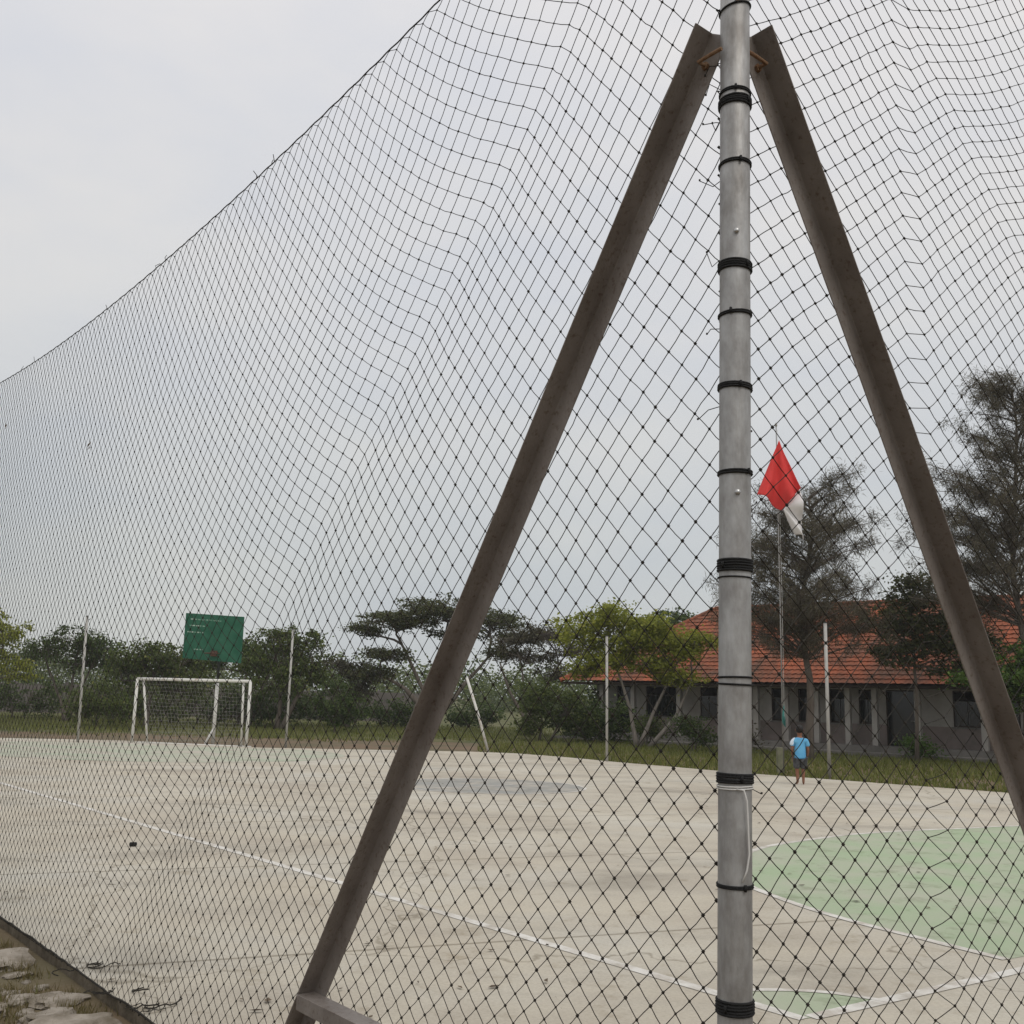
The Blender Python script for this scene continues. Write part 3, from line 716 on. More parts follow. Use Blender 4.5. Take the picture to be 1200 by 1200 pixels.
def make_tree(name, label, cat, loc, trunks, blobs, ncl, npl, lsize, M, bark=M_bark, r0=.14, rc=.42, asp=.55, kind='leaf', group=None, flat=.55, twigs=.5, fork=None, gap=0.0):
    """trunks: list of polylines (local). blobs: (cx,cy,cz,rx,ry,rz,weight)."""
    t = empty(name, loc); tag(t, label, cat, group)
    mb = MB()
    ends = []
    for tr in trunks:
        pts = []; tv = [Vector(p) for p in tr]
        for i in range(len(tv)-1):
            for k in range(3): pts.append(tv[i].lerp(tv[i+1], k/3) + Vector((random.uniform(-1, 1), random.uniform(-1, 1), 0))*r0*.25*(1 if (i or k) else 0))
        pts.append(tv[-1]); n_ = len(pts)
        mb.tube(pts, [r0*(1.25 if i == 0 else 1)*(1-.62*i/(n_-1)) for i in range(n_)], 8); ends.append(pts)
    wsum = sum(b[6] for b in blobs); cl = []
    for b in blobs:
        n_ = max(2, int(ncl*b[6]/wsum)); c0 = Vector(b[:3])
        # limb from nearest point on a trunk (upper half) to the blob
        cand = [p for pts in ends for p in pts[len(pts)//3:]]
        st = min(cand, key=lambda p: (p-c0).length + .6*max(0, p.z - c0.z + .3))
        low = c0 - Vector((0, 0, b[5]*.55))
        mid = st.lerp(low, .5) + Vector((random.uniform(-.2, .2), random.uniform(-.2, .2), random.uniform(-.05, .25)))
        mb.tube([st, st.lerp(mid, .5)+Vector((0, 0, .06)), mid, low, c0], [r0*.48, r0*.42, r0*.34, r0*.24, r0*.12], 6)
        subs = []
        for i in range(max(5, int(b[3]*b[5]*8))):
            d = Vector((random.gauss(0, 1), random.gauss(0, 1), random.gauss(0, 1))).normalized()
            subs.append((c0 + Vector((d.x*b[3], d.y*b[4], d.z*b[5]))*random.uniform(.35, .85), random.uniform(.26, .55)))
        for i in range(n_):
            d = Vector((random.gauss(0, 1), random.gauss(0, 1), random.gauss(0, 1))).normalized(); q = random.uniform(.2, 1)**.5
            sc0, sr = random.choice(subs); rr = max(.35, (b[3]*b[5])**.5)*sr
            if random.random() < .55: p = sc0 + Vector((d.x*rr*1.5, d.y*rr*1.5, d.z*rr*.8))*q*1.15
            else: p = c0 + Vector((d.x*b[3], d.y*b[4], d.z*b[5]*(1 if d.z > 0 else .8)))*random.uniform(.35, 1.08)**.6*(1 + .35*fbm(d.x*1.7 + c0.x, d.y*1.7, d.z*1.7))
            cl.append(p)
            if random.random() < twigs:
                base = low.lerp(c0, random.random()) if random.random() < .7 else mid.lerp(low, random.random())
                mm = base.lerp(p, .55) + Vector((random.uniform(-.1, .1), random.uniform(-.1, .1), random.uniform(0, .12)))
                mb.tube([base, mm, p], [r0*.16, r0*.11, r0*.04], 4, cap=False)
    mb.build('trunk', bark, t, True)
    cl = np.array(cl); cl = cl[rng.random(len(cl)) > gap]
    npl = int(npl*1.3); P = np.repeat(cl, npl, 0); g = rng.normal(size=P.shape); g[:, 2] *= flat
    if kind == 'needle': g[:, 2] -= .5*np.abs(rng.normal(size=len(P)))
    P = P + g*rc*.5*np.repeat(rng.uniform(.5, 1.3, (len(cl), 1)), npl, 0)
    V, F_ = leaves(P, None, lsize, asp) if kind == 'leaf' else needles(P, lsize, .011)
    link('crown', raw_mesh('crown', V, F_), M, t)
    return t
GT = 'trees beyond the court'
T = .1
def zc(D): return GZ + (.275*max(0, min(1, (D-66)/40)))
# left group
make_tree('leafy_tree', 'yellowish tree cut by the left picture edge', 'tree', (-25.3, 51, GZ), [[(0, 0, 0), (.1, 0, 1.6), (.2, 0, 3.2)]],
          [(.3, 0, 4.3, 1.5, 1.4, .7, 2), (-.6, 0, 3.2, 1.4, 1.2, .7, 2), (1.1, 0, 2.6, .9, .9, .6, 1.2), (-.8, 0, 5.1, 1.1, 1, .45, 1)], 130, 26, .17, LM['yellow'], group=GT)
make_tree('leafy_tree', 'spreading dark tree with several bare stems at far left behind the field', 'tree', (-23.6, 56, GZ), [[(0, 0, 0), (-.4, 0, 1.2), (-1.2, 0, 2.8)], [(.1, 0, 0), (.5, 0, 1.3), (1.1, 0, 2.9)], [(-.1, 0, 0), (.05, .2, 1.6), (.1, .2, 3.1)]],
          [(-1.4, 0, 3.7, 1.3, 1.3, .7, 2), (.2, 0, 4.4, 1.5, 1.4, .7, 2.4), (1.6, 0, 3.9, 1.3, 1.2, .6, 2), (.2, 0, 3.1, 1.9, 1.4, .45, 1.5), (2.2, 0, 3.0, .7, .8, .5, .8)], 230, 26, .16, LM['dark'], r0=.12, group=GT)
make_tree('leafy_tree', 'dense round dark tree between the left pole and the goal', 'tree', (-17.6, 51, GZ), [[(0, 0, 0), (.1, 0, 1.2), (.2, 0, 2.6)]],
          [(-.3, 0, 3.3, 1.7, 1.4, .9, 3), (1.5, 0, 3.2, 1.4, 1.3, .8, 2.4), (.5, 0, 2.2, 2.0, 1.4, .8, 2.5), (2.2, 0, 2.2, 1.0, 1.0, .9, 1.5), (-1.4, 0, 2.6, .9, .9, .7, 1)], 300, 28, .16, LM['olive'], group=GT)
make_tree('round_bush', 'round green bush at the foot of the dense tree left of the goal', 'bush', (-19.2, 49, GZ), [[(0, 0, 0), (0, 0, .6), (.1, 0, 1.2)]],
          [(0, 0, 1.3, 1.15, 1.0, .95, 2), (.8, 0, .8, .9, .8, .7, 1), (-.6, 0, .8, .8, .8, .6, 1)], 110, 26, .14, LM['olive'], r0=.06)
make_tree('leafy_tree', 'dark tree directly behind the green backboard', 'tree', (-15.2, 60, GZ), [[(0, 0, 0), (-.1, 0, 1.8), (.2, 0, 3.4)], [(.3, 0, 0), (.9, 0, 1.6), (1.5, 0, 3.1)]],
          [(-.8, 0, 4.0, 1.9, 1.6, .8, 2), (1.2, 0, 3.9, 1.8, 1.6, .9, 2), (-2.6, 0, 3.4, 1.4, 1.2, .6, 1.5), (2.4, 0, 3.2, 1.2, 1.2, .7, 1.2)], 240, 26, .17, LM['dark'], group=GT)
make_tree('leafy_tree', 'tall dark tree right of the backboard behind the second pole', 'tree', (-11.6, 53, GZ), [[(0, 0, 0), (.1, 0, 1.4), (-.2, 0, 3.2)], [(.2, 0, 0), (.9, 0, 1.6), (1.6, 0, 3.0)]],
          [(-.2, 0, 4.4, 1.4, 1.3, .75, 2), (1.1, 0, 4.5, 1.0, 1.0, .6, 1.3), (.4, 0, 3.5, 2.0, 1.5, .8, 2.6), (-1.3, 0, 3.2, 1.2, 1.1, .7, 1.6), (.3, 0, 2.4, 2.1, 1.4, .8, 2.2), (1.9, 0, 2.8, .8, .8, .6, 1)], 300, 27, .16, LM['olive'], group=GT)
make_tree('leafy_tree', 'loose pale green tree between the second pole and the umbrella tree', 'tree', (-8.7, 57, GZ), [[(0, 0, 0), (-.1, 0, 1.4), (.2, 0, 2.7)], [(0, 0, 0), (.6, 0, 1.4), (.9, 0, 2.4)]],
          [(-.6, 0, 3.3, 1.2, 1.1, .6, 1.6), (.8, 0, 2.9, 1.3, 1.1, .7, 1.8), (.1, 0, 2.1, 1.6, 1.2, .7, 1.6)], 150, 24, .15, LM['brown'], r0=.08, group=GT, gap=.1)
make_tree('round_bush', 'dark round bush at the foot of the loose pale tree', 'bush', (-8.2, 50, GZ), [[(0, 0, 0), (0, 0, .6), (.1, 0, 1.3)]],
          [(0, 0, 1.6, 1.2, 1.0, 1.0, 2), (.4, 0, .8, 1.1, .9, .6, 1)], 110, 28, .14, LM['dark'], r0=.06)
make_tree('umbrella_tree', 'wide flat-topped umbrella tree left of the brown brace', 'tree', (-3.9, 56, GZ),
          [[(0, 0, 0), (-.1, 0, 1.1), (-1.0, 0, 2.9), (-1.9, 0, 4.6)], [(.05, 0, .3), (.4, 0, 1.6), (.6, 0, 3.4), (.5, 0, 5.2)], [(.1, 0, .6), (1.3, 0, 2.2), (2.8, 0, 4.0)], [(-.1, 0, .8), (-1.6, 0, 2.2), (-3.0, 0, 3.0)]],
          [(-2.2, 0, 5.9, 2.5, 2.2, .45, 3), (.4, 0, 6.5, 2.6, 2.4, .5, 3.4), (2.8, 0, 6.0, 2.0, 1.8, .5, 2.2), (-3.9, 0, 5.3, 1.2, 1.2, .3, 1), (-2.6, 0, 4.0, 1.5, 1.4, .35, 1.1), (-3.3, 0, 3.0, 1.2, 1.1, .5, 1.1), (4.6, 0, 5.2, 1.5, 1.4, .4, 1.4), (3.6, 0, 4.3, 1.3, 1.2, .3, .9), (1.2, 0, 5.2, 1.8, 1.6, .3, 1.0)], 620, 27, .15, LM['umbrella'], r0=.17, rc=.5, flat=.35, twigs=.75, group=GT)
make_tree('leafy_tree', 'sparse brownish tree with visible branches right of the brown brace', 'tree', (1.2, 53, GZ), [[(0, 0, 0), (-.3, 0, 1.5), (-.5, 0, 3.5)], [(.05, 0, 0), (.5, 0, 1.8), (1.4, 0, 3.6)], [(0, 0, .4), (-1.1, 0, 2.2), (-1.6, 0, 3.6)]],
          [(-.9, 0, 4.9, 1.4, 1.3, .5, 1.7), (.8, 0, 5.2, 1.5, 1.4, .55, 2), (1.9, 0, 4.4, 1.1, 1.1, .6, 1.4), (-.1, 0, 4.0, 1.8, 1.5, .5, 1.5), (1.2, 0, 3.2, 1.3, 1.2, .5, 1.1)], 340, 20, .13, LM['brown'], r0=.1, twigs=.9, group=GT, gap=.08)
make_tree('round_bush', 'leafy green bush beside the leaning white pole', 'bush', (1.5, 47, GZ), [[(0, 0, 0), (.1, 0, .8), (0, 0, 1.6)], [(.5, 0, 0), (.9, 0, .9), (1.3, 0, 1.7)]],
          [(0, 0, 1.9, 1.1, 1.0, .9, 2), (1.2, 0, 1.5, 1.0, .9, .9, 1.6), (-.6, 0, 1.0, .9, .8, .8, 1.2), (1.9, 0, 1.0, .8, .8, .7, 1)], 190, 26, .14, LM['olive'], r0=.06)
make_tree('leafy_tree', 'yellow-green tree in front of the school roof, left of the pole', 'tree', (5.4, 43.2, GZ), [[(0, 0, 0), (-.3, 0, 1.6), (-.9, 0, 3.3)], [(.1, 0, 0), (.7, 0, 1.5), (1.5, 0, 3.1)], [(.5, 0, 0), (1.6, 0, 1.3), (2.3, 0, 2.9)]],
          [(-1.0, 0, 5.35, 1.3, 1.1, .7, 1.7), (-2.3, 0, 4.6, 1.3, 1.0, .8, 1.7), (.5, 0, 5.0, 1.0, 1.0, .5, 1.1), (2.4, 0, 4.4, .8, .8, .4, .8), (-.2, 0, 4.5, 1.5, 1.3, .65, 2), (1.0, 0, 4.4, 1.1, 1.1, .6, 1.4), (-1.4, 0, 3.6, 1.3, 1.2, .6, 1.5), (.5, 0, 3.5, 1.2, 1.1, .5, 1.3), (1.9, 0, 3.9, .8, .8, .45, .8), (1.7, 0, 2.9, 1.1, .9, .35, .8), (-2.2, 0, 3.2, .7, .8, .5, .7)], 620, 26, .15, LM['yellow'], bark=M_palebark, r0=.1, group=GT)
make_tree('leafy_tree', 'dark green tree top rising behind the left end of the tiled roof', 'tree', (9.6, 62, GZ), [[(0, 0, 0), (.1, 0, 3), (.2, 0, 5.5)]],
          [(.4, 0, 6.6, 1.7, 1.5, .8, 2), (-1.3, 0, 6.2, 1.2, 1.1, .6, 1.3), (1.8, 0, 6.2, 1.2, 1.1, .6, 1.3), (.2, 0, 5.4, 2.2, 1.8, .8, 2)], 190, 24, .18, LM['dark'], group=GT)
# feathery casuarina-like trees
def feather(label, loc, h, spread, seed, n=54, dens=150, taper=.8, zlow=.42, lean=.2):
    random.seed(seed)
    t = empty('casuarina_tree', loc); tag(t, label, 'tree', GT)
    mb = MB(); tr = [Vector((lean*math.sin(k*.9)*k/8, .1*math.sin(k*1.7), h*k/10)) for k in range(11)]
    mb.tube(tr, [.15*(1-.9*k/10)+.01 for k in range(11)], 8)
    P = []
    for b in range(n):
        fz = zlow + (1-zlow)*random.random()**1.35; k = fz*10; i = min(9, int(k)); st = tr[i].lerp(tr[i+1], k-i)
        a = random.uniform(0, 2*math.pi); l_ = spread*(1-taper*((fz-zlow)/(1-zlow))**1.4)*random.uniform(.55, 1.1)
        d = Vector((math.cos(a), math.sin(a), 0)); rise = random.uniform(.25, .8)
        p1 = st + d*l_*.5 + Vector((0, 0, l_*rise*.55)); p2 = st + d*l_ + Vector((0, 0, l_*rise*.75))
        mb.tube([st, p1, p2], [.035, .022, .008], 5, cap=False)
        for q in range(9):
            u = random.uniform(.25, 1.05); p = st.lerp(p1, u*2) if u < .5 else p1.lerp(p2, u*2-1)
            tip = p + Vector((random.gauss(0, .28), random.gauss(0, .28), random.gauss(.05, .22)))
            mb.tube([p, tip], [.009, .004], 3, cap=False)
            for c_ in range(4): P.append(p.lerp(tip, random.uniform(.2, 1.15)) + Vector((random.gauss(0, .07), random.gauss(0, .07), random.gauss(0, .06))))
    mb.build('trunk', M_bark, t, True)
    P = np.array(P); P = P[rng.random(len(P)) > .2]; npl = max(4, int(dens/11)); PP = np.repeat(P, npl, 0) + rng.normal(size=(len(P)*npl, 3))*np.repeat(rng.uniform(.05, .17, (len(P), 1)), npl, 0)
    V, F_ = needles(PP, .21, .0095); link('crown', raw_mesh('crown', V, F_), LM['needle'], t)
feather('feathery grey-brown tree behind the flag, its trunk before the school', (10.6, 36.6, GZ), 9.3, 3.5, 5, 116, 200, .46, .37, .3)
feather('tall feathery grey-brown tree at the right picture edge', (17.3, 34.6, GZ), 13.0, 3.8, 9, 140, 200, .64, .36, .25)
make_tree('leafy_tree', 'dark drooping tree between the two feathery trees, before the tiled roof', 'tree', (14.5, 37.0, GZ), [[(0, 0, 0), (.1, 0, 2.4), (.0, 0, 5.2)]],
          [(.2, 0, 6.0, .8, .8, .8, 1.2), (-.4, 0, 5.0, 1.2, 1.0, .9, 1.8), (.6, 0, 4.3, 1.3, 1.0, .8, 1.6), (-.5, 0, 3.7, 1.1, 1.0, .5, .9), (1.5, 0, 3.3, .9, .9, .4, .7), (1.5, 0, 4.9, 1.1, .9, .7, 1.2), (2.4, 0, 4.2, 1.0, .9, .6, 1.0)], 430, 24, .14, LM['umbrella'], r0=.08, group=GT, twigs=.8)
make_tree('leafy_tree', 'bright green leafy tree at the right edge partly behind the brace', 'tree', (17.3, 33.6, GZ), [[(0, 0, 0), (.1, 0, 1.3), (.2, 0, 2.6)]],
          [(.3, 0, 3.7, 1.0, .9, .6, 1.6), (-.6, 0, 3.1, .9, .9, .6, 1.4), (.9, 0, 3.0, 1.1, 1.0, .7, 1.5), (-1.9, 0, 2.9, .9, .7, .3, .7), (-.3, 0, 2.3, 1.0, .9, .5, 1)], 300, 26, .14, LM['bright'], r0=.07, group=GT)
for X, Y, s_, lab, mk in ((7.3, 41.2, .75, 'small dark shrub before the school windows left of the grey pole', 'dark'), (8.9, 40.5, .6, 'low scraggly shrub before the plinth just left of the grey pole', 'brown'), (15.3, 39.0, .45, 'small green shrub growing at the dark school doorway', 'bright'), (5.9, 44.2, .7, 'leafy shrub under the yellow-green tree', 'olive')):
    make_tree('shrub', lab, 'shrub', (X, Y, GZ), [[(0, 0, 0), (.05, 0, .5*s_), (-.05, 0, 1.1*s_)], [(.1, 0, 0), (.3*s_, 0, .6*s_), (.5*s_, 0, 1.2*s_)]],
              [(0, 0, 1.2*s_, .9*s_, .8*s_, .7*s_, 2), (.6*s_, 0, .8*s_, .7*s_, .6*s_, .5*s_, 1)], int(70*s_+20), 22, .11, LM[mk], r0=.035, twigs=.8)
# thickets of undergrowth below the left trees
sc = [(-28, 60, 1.5), (-25.5, 63, 1.3), (-22.0, 62, 1.1), (-19.5, 58, 1.4), (-16.5, 57, 1.5), (-14.0, 56, 1.3), (-12.6, 58, 1.3), (-9.9, 60, 1.2), (-6.6, 62, 1.1), (-2.0, 64, .9), (3.6, 51, 1.4), (4.2, 47.5, 1.1)]
wh = ['at the far left edge', 'behind the leftmost stems', 'left of the round bush', 'behind the round green bush', 'left of the goal posts', 'seen through the left of the goal', 'seen through the right of the goal', 'right of the goal', 'under the umbrella tree\'s left side', 'under the umbrella tree', 'right of the leaning white pole', 'at the left end of the school']
for (X, Y, s_), wo in zip(sc, wh):
    make_tree('thicket', 'dark tangled thicket ' + wo, 'thicket', (X, Y, GZ), [[(-.3, 0, 0), (-.5, 0, .6*s_), (-.7, 0, 1.1*s_)], [(.3, 0, 0), (.5, 0, .7*s_), (.8, 0, 1.2*s_)]],
              [(-.8*s_, 0, .9*s_, 1.1*s_, .7, .7*s_, 1.5), (.7*s_, 0, 1.0*s_, 1.1*s_, .7, .75*s_, 1.5), (0, 0, .5*s_, 1.6*s_, .8, .45*s_, 1.4)], 110, 22, .17, LM['dark'] if int(X*2) % 3 else LM['olive'], r0=.05, group='thickets below the trees', twigs=.7)
# distant wood, one mass
P = []
for k in range(5200):
    X = random.uniform(-120, 110); Y = random.uniform(112, 150); h = 4.6 + 2.4*fbm(X*.06, Y*.05) + 1.4*fbm(X*.3, 3)
    P.append((X, Y, max(.2, h)*random.random()**.7))
P = np.array(P); P = np.repeat(P, 22, 0) + rng.normal(size=(len(P)*22, 3))*.6
V, F_ = leaves(P, None, .42, .6); tag(link('distant_wood', raw_mesh('distant_wood', V, F_), LM['olive']), 'far-off dark wood beyond the field', 'wood', kind='stuff')

# grass: a field of blades beyond the court and scruffy tufts along its edges
def blades(name, pts, h, wd, M, lab, cat):
    P = np.array(pts); n = len(P)
    a = rng.uniform(0, 2*np.pi, n); H = h*rng.uniform(.5, 1.3, n); lean = rng.normal(size=(n, 2))*.35*H[:, None]
    d = np.stack([np.cos(a), np.sin(a), np.zeros(n)], 1)*wd
    tip = P + np.stack([lean[:, 0], lean[:, 1], H], 1)
    V = np.stack([P-d, P+d, tip], 1).reshape(-1, 3)
    return tag(link(name, raw_mesh(name, V, np.arange(3*n).reshape(-1, 3)), M), lab, cat, kind='stuff')
gp = []; dp = []
def inside_court(x, y):
    c_ = False; j = len(edge)-1
    for i in range(len(edge)):
        if (edge[i][1] > y) != (edge[j][1] > y) and x < (edge[j][0]-edge[i][0])*(y-edge[i][1])/(edge[j][1]-edge[i][1]) + edge[i][0]: c_ = not c_
        j = i
    return c_
while len(gp) < 75000:
    y = random.uniform(24, 66); x = random.uniform(-.56*y, .62*y)
    if inside_court(x, y): continue
    dens = fbm(x*.12, y*.12, 4) + .35*fbm(x*.6, y*.6)
    if x < -1: dens += -1.2 if y < 41 + 1.5*fbm(x*.2, 1) else .8*min(1, (y-42)/4)
    else: dens += .55
    if dens + random.uniform(-.4, .4) < .18: continue
    gp.append((x, y, GZ - .005))
blades('field_grass', gp, .16, .022, LM['grass'], 'short green grass covering the field beyond the court', 'grass')

# ---------------------------------------------------------------- boy seen from behind
def skin(name, verts, edges, radii, root, M, parent, sub=2):
    me = bpy.data.meshes.new(name); me.from_pydata(verts, edges, []); me.update()
    o = link(name, me, M, parent)
    sk = o.modifiers.new('skin', 'SKIN'); sk.use_smooth_shade = True
    for i, r_ in enumerate(radii):
        sv = me.skin_vertices[0].data[i]; sv.radius = r_ if hasattr(r_, '__len__') else (r_, r_); sv.use_root = (i == root)
    sb = o.modifiers.new('sub', 'SUBSURF'); sb.levels = sb.render_levels = sub
    return o
boy = empty('person', (6.83, 24.35, 0), math.radians(-8)); tag(boy, 'barefoot child in light blue shirt and grey shorts seen from behind on the court', 'person')
# x right, y forward (away), z up; height 1.33
bv = {'pelvis': ((0, 0, .66), (.10, .075)), 'waist': ((0, 0, .76), (.095, .07)), 'chest': ((0, .005, .93), (.115, .08)), 'shoulder': ((0, 0, 1.03), (.09, .06)), 'neck': ((0, .01, 1.10), (.042, .042)),
      'head0': ((0, .02, 1.16), (.07, .075)), 'head1': ((0, .022, 1.245), (.078, .088)), 'crown': ((0, .015, 1.305), (.05, .06)),
      'shl': ((-.135, 0, 1.0), (.045, .045)), 'ell': ((-.185, -.02, .80), (.033, .033)), 'wrl': ((-.165, .05, .63), (.024, .024)), 'hal': ((-.16, .065, .565), (.027, .018)),
      'shr': ((.135, 0, 1.0), (.045, .045)), 'elr': ((.18, -.01, .80), (.033, .033)), 'wrr': ((.165, .06, .64), (.024, .024)), 'har': ((.155, .08, .575), (.027, .018)),
      'hil': ((-.07, 0, .61), (.078, .078)), 'knl': ((-.075, .01, .36), (.05, .05)), 'anl': ((-.07, -.01, .07), (.03, .03)), 'tol': ((-.09, .10, .022), (.03, .02)),
      'hir': ((.07, 0, .61), (.078, .078)), 'knr': ((.065, .02, .36), (.05, .05)), 'anr': ((.06, .0, .07), (.03, .03)), 'tor': ((.075, .11, .022), (.03, .02))}
names = list(bv); ix = {k: i for i, k in enumerate(names)}
ed = ['pelvis-waist', 'waist-chest', 'chest-shoulder', 'shoulder-neck', 'neck-head0', 'head0-head1', 'head1-crown', 'shoulder-shl', 'shl-ell', 'ell-wrl', 'wrl-hal', 'shoulder-shr', 'shr-elr', 'elr-wrr', 'wrr-har',
      'pelvis-hil', 'hil-knl', 'knl-anl', 'anl-tol', 'pelvis-hir', 'hir-knr', 'knr-anr', 'anr-tor']
V = [bv[k][0] for k in names]; Rr = [bv[k][1] for k in names]; E_ = [(ix[a], ix[b]) for a, b in (e_.split('-') for e_ in ed)]
for side, h in ((-1, 'hal'), (1, 'har')):                     # five fingers rooted in each palm
    hx, hy, hz = bv[h][0]
    for k, (dx, dy, l_) in enumerate(((0, -.018, .05), (0, -.006, .06), (0, .006, .062), (0, .018, .055), (-side*.02, .026, .03))):
        b0 = len(V); V += [(hx+dx, hy+dy, hz-.018), (hx+dx*1.1-side*.006, hy+dy*1.1+.006, hz-.02-l_*.55), (hx+dx-side*.014, hy+dy+.012, hz-.02-l_)]
        Rr += [(.008, .008), (.0075, .0075), (.006, .006)]; E_ += [(ix[h], b0), (b0, b0+1), (b0+1, b0+2)]
skin('body', V, E_, Rr, 0, M_skin, boy)
skin('shirt', [(0, 0, .575), (0, 0, .74), (0, .005, .93), (0, 0, 1.035), (0, .006, 1.075), (-.145, 0, 1.0), (-.185, -.012, .86), (.145, 0, 1.0), (.183, -.005, .86)],
     [(0, 1), (1, 2), (2, 3), (3, 4), (3, 5), (5, 6), (3, 7), (7, 8)], [(.15, .115), (.14, .105), (.15, .10), (.115, .075), (.062, .058), (.066, .062), (.062, .06), (.066, .062), (.062, .06)], 1, M_shirt, boy)
skin('shorts', [(0, 0, .66), (-.078, 0, .58), (-.082, .008, .345), (.078, 0, .58), (.074, .015, .345)], [(0, 1), (1, 2), (0, 3), (3, 4)], [(.135, .10), (.10, .10), (.085, .085), (.10, .10), (.085, .085)], 0, M_shorts, boy)
skin('sleeve_trim', [(-.10, -.02, 1.06), (-.165, -.03, .985), (-.20, -.03, .88)], [(0, 1), (1, 2)], [(.025, .03), (.045, .055), (.05, .055)], 0, M_shirtw, boy)
hb = bmesh.new(); bmesh.ops.create_icosphere(hb, subdivisions=3, radius=1)
for v_ in hb.verts:
    p = v_.co; k = 1 + .06*fbm(p.x*4, p.y*4, p.z*4)
    v_.co = Vector((p.x*.094*k, p.y*.103*k + .006, p.z*.105*k + 1.255))
bmesh.ops.delete(hb, geom=[v_ for v_ in hb.verts if v_.co.z < 1.165 or (v_.co.y > .06 and v_.co.z < 1.27)], context='VERTS')
me = bpy.data.meshes.new('hair'); hb.to_mesh(me); hb.free(); link('hair', me, M_hair, boy, True).modifiers.new('s', 'SOLIDIFY').thickness = .012
for sx_ in (-1, 1):                                                # facial features on the far side of the head
    eb = MB(); eb.tube([(sx_*.03, .085, 1.24), (sx_*.03, .104, 1.24)], [.012, .004], 8); eb.build('eye', M_hair, boy, True)
    eb = MB(); eb.tube([(sx_*.078, .0, 1.215), (sx_*.092, -.005, 1.235), (sx_*.08, .0, 1.26)], [.012, .016, .012], 6); eb.build('ear', M_skin, boy, True)
MB().tube([(0, .095, 1.24), (0, .122, 1.205), (0, .10, 1.195)], [.008, .014, .01], 6).build('nose', M_skin, boy, True)
MB().tube([(-.025, .098, 1.17), (0, .106, 1.168), (.025, .098, 1.17)], .006, 6).build('mouth', M_rim, boy, True)

# ---------------------------------------------------------------- small things
o = bevel(MB().box((-.042, -.025, 0), (.042, .025, .042)).build('stone_block', M_black), .012); o.location = (-4.28, 12.36, .005); o.rotation_euler = (0, 0, .3)
tag(o, 'small black block lying on the court beyond the white line', 'stone')
def rock(sx_, sy_, sz_, seed, sub=3):
    b = bmesh.new(); bmesh.ops.create_icosphere(b, subdivisions=sub, radius=1)
    for v_ in b.verts:
        p = v_.co; k = 1 + .38*fbm(p.x*1.1+seed, p.y*1.1, p.z*1.1) + .16*fbm(p.x*3, p.y*3+seed, p.z*3)
        z_ = max(-.35, min(.62 + .1*fbm(p.x*2+seed, p.y*2), p.z*k))
        v_.co = Vector((p.x*k*sx_, p.y*k*sy_, z_*sz_))
    me = bpy.data.meshes.new('stone'); b.to_mesh(me); b.free(); return me
random.seed(21)
rocks = [rock(.22, .14, .07, s_) for s_ in (1, 4, 9, 14, 20, 27)]
for r_ in rocks: r_.materials.append(M_stone)
def gpt(s, off): q = POLE + D1*s - D2*off; return q
placed = []
for k in range(900):
    s = random.uniform(1.5, 9.5); off = random.uniform(.10, 2.2)
    q = gpt(s, off); sc_ = random.choice((.2, .28, .35, .45, .6, .8, 1.1, 1.4))*random.uniform(.8, 1.2)
    if any((q-p).length < .125*(sc_+s0) for p, s0 in placed): continue
    placed.append((q, sc_))
    o = bpy.data.objects.new('stone', random.choice(rocks)); COL.objects.link(o); o.parent = ground
    o.location = (q.x, q.y, GZ + .004*sc_); o.scale = (sc_, sc_, sc_*random.uniform(.7, 1.2)); o.rotation_euler = (random.uniform(-.12, .12), random.uniform(-.12, .12), random.uniform(0, 6.3))
pts_ = []
for k in range(3600):
    s = random.uniform(1, 10); off = random.uniform(.04, 2.4); q = gpt(s, off)
    if fbm(q.x*2.2, q.y*2.2, 3) < -.12: continue
    if any((q-p).length < .12*s0 for p, s0 in placed): continue
    for j in range(16): pts_.append((q.x + random.gauss(0, .04), q.y + random.gauss(0, .04), GZ))
blades('verge_grass', pts_, .06, .0032, LM['drygrass'], 'dry grass growing between the rubble stones outside the net', 'grass')
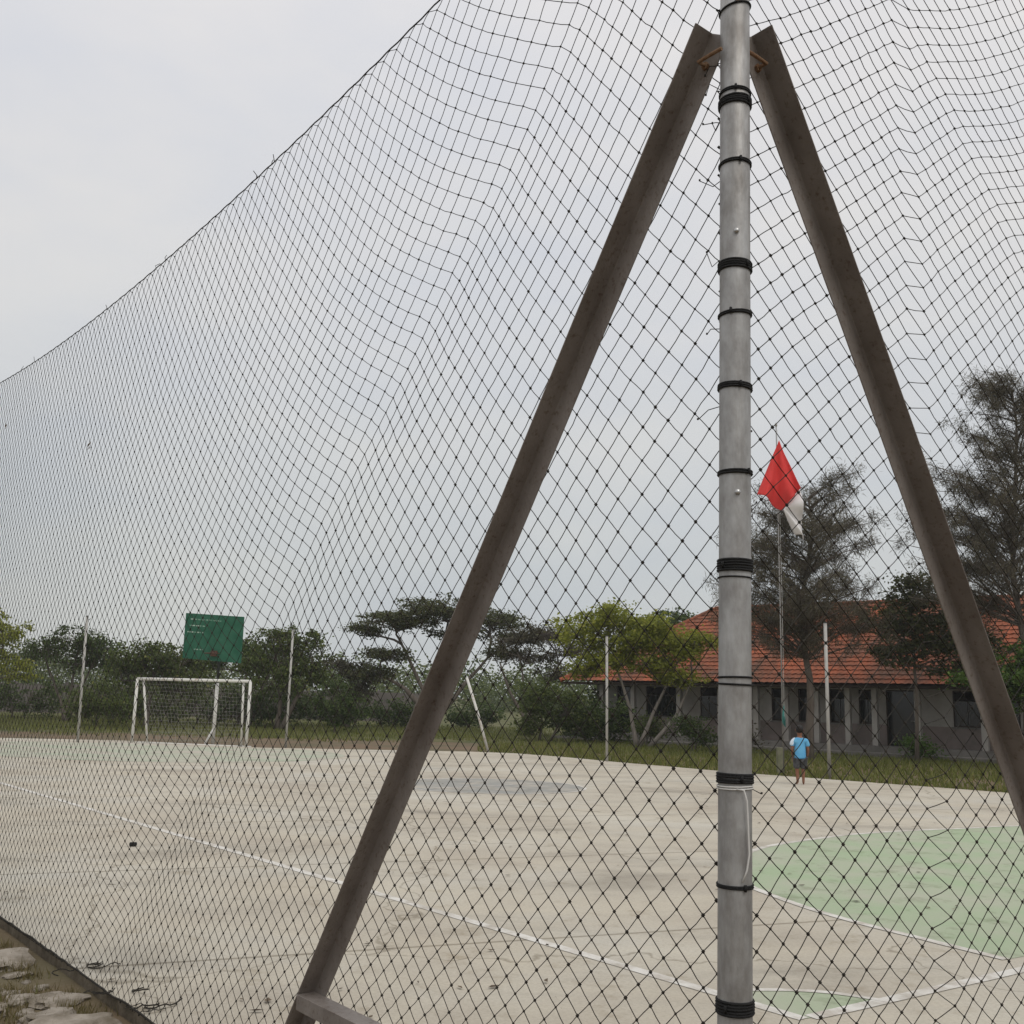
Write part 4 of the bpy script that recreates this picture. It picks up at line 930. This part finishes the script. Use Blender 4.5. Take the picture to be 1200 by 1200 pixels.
# weed tangles and net rags along the slab edge
for k, (s, lab) in enumerate(((5.35, 'upper'), (4.75, 'middle'), (4.3, 'lower'))):
    q = POLE + D1*s + D2*.10; mb = MB()
    for j in range(4):
        a = Vector((random.gauss(0, .06), random.gauss(0, .03), .01)); p = [a]
        hd = random.uniform(0, 6.3); cv = random.uniform(-.7, .7)
        for i in range(9): hd += cv + random.gauss(0, .15); p.append(p[-1] + Vector((math.cos(hd), .6*math.sin(hd), random.gauss(.01, .25)))*.03); p[-1].z = max(.006, p[-1].z)
        mb.tube(p, random.uniform(.002, .0045), 5)
    o = mb.build('dry_vine', M_twine); o.location = (q.x, q.y, 0); o.rotation_euler = (0, 0, .5)
    tag(o, f'tangled dark dry vine on the slab edge at the left, {lab} of three', 'vine')
q = Vector((-3.0, 6.15, GZ)); mb = MB()
for j in range(5):
    a = j*1.26; mb.add([(0, 0, .02), (.03*math.cos(a-.4), .03*math.sin(a-.4), .035), (.045*math.cos(a), .045*math.sin(a), .03), (.03*math.cos(a+.4), .03*math.sin(a+.4), .035)], [(0, 1, 2, 3)])
M_yel = mat('yellow_petal', (.55, .42, .02), .6); o = mb.build('yellow_leaf', M_yel); o.location = (q.x, q.y, GZ+.03); tag(o, 'small bright yellow leaf among the rubble at lower left', 'leaf')
lp = []
for k in range(420):
    y = random.uniform(5, 33); x = random.uniform(-.5*y, .5*y)
    if inside_court(x, y) and fbm(x*.3, y*.3, 8) > -.15: lp.append((x, y, .012))
V, F_ = leaves(np.array(lp), None, .075, .5); V[:, 2] = .011 + np.abs(V[:, 2]-.011)*.35
tag(link('leaf_litter', raw_mesh('leaf_litter', V, F_), LM['litter']), 'scattered small dry leaves on the concrete court', 'leaves', kind='stuff')

# ---------------------------------------------------------------- hazy air
hz = MB().box((-140, -30, -1.2), (140, 165, 16)).build('haze', None); tag(hz, 'thin grey haze over the whole field', 'haze', kind='stuff')
HM = bpy.data.materials.new('haze'); HM.use_nodes = True; t_ = HM.node_tree; t_.nodes.clear()
ho = t_.nodes.new('ShaderNodeOutputMaterial'); pv = t_.nodes.new('ShaderNodeVolumePrincipled')
pv.inputs['Color'].default_value = (.92, .95, .97, 1); pv.inputs['Density'].default_value = .0006; pv.inputs['Anisotropy'].default_value = .2
t_.links.new(pv.outputs[0], ho.inputs['Volume']); hz.data.materials.append(HM)
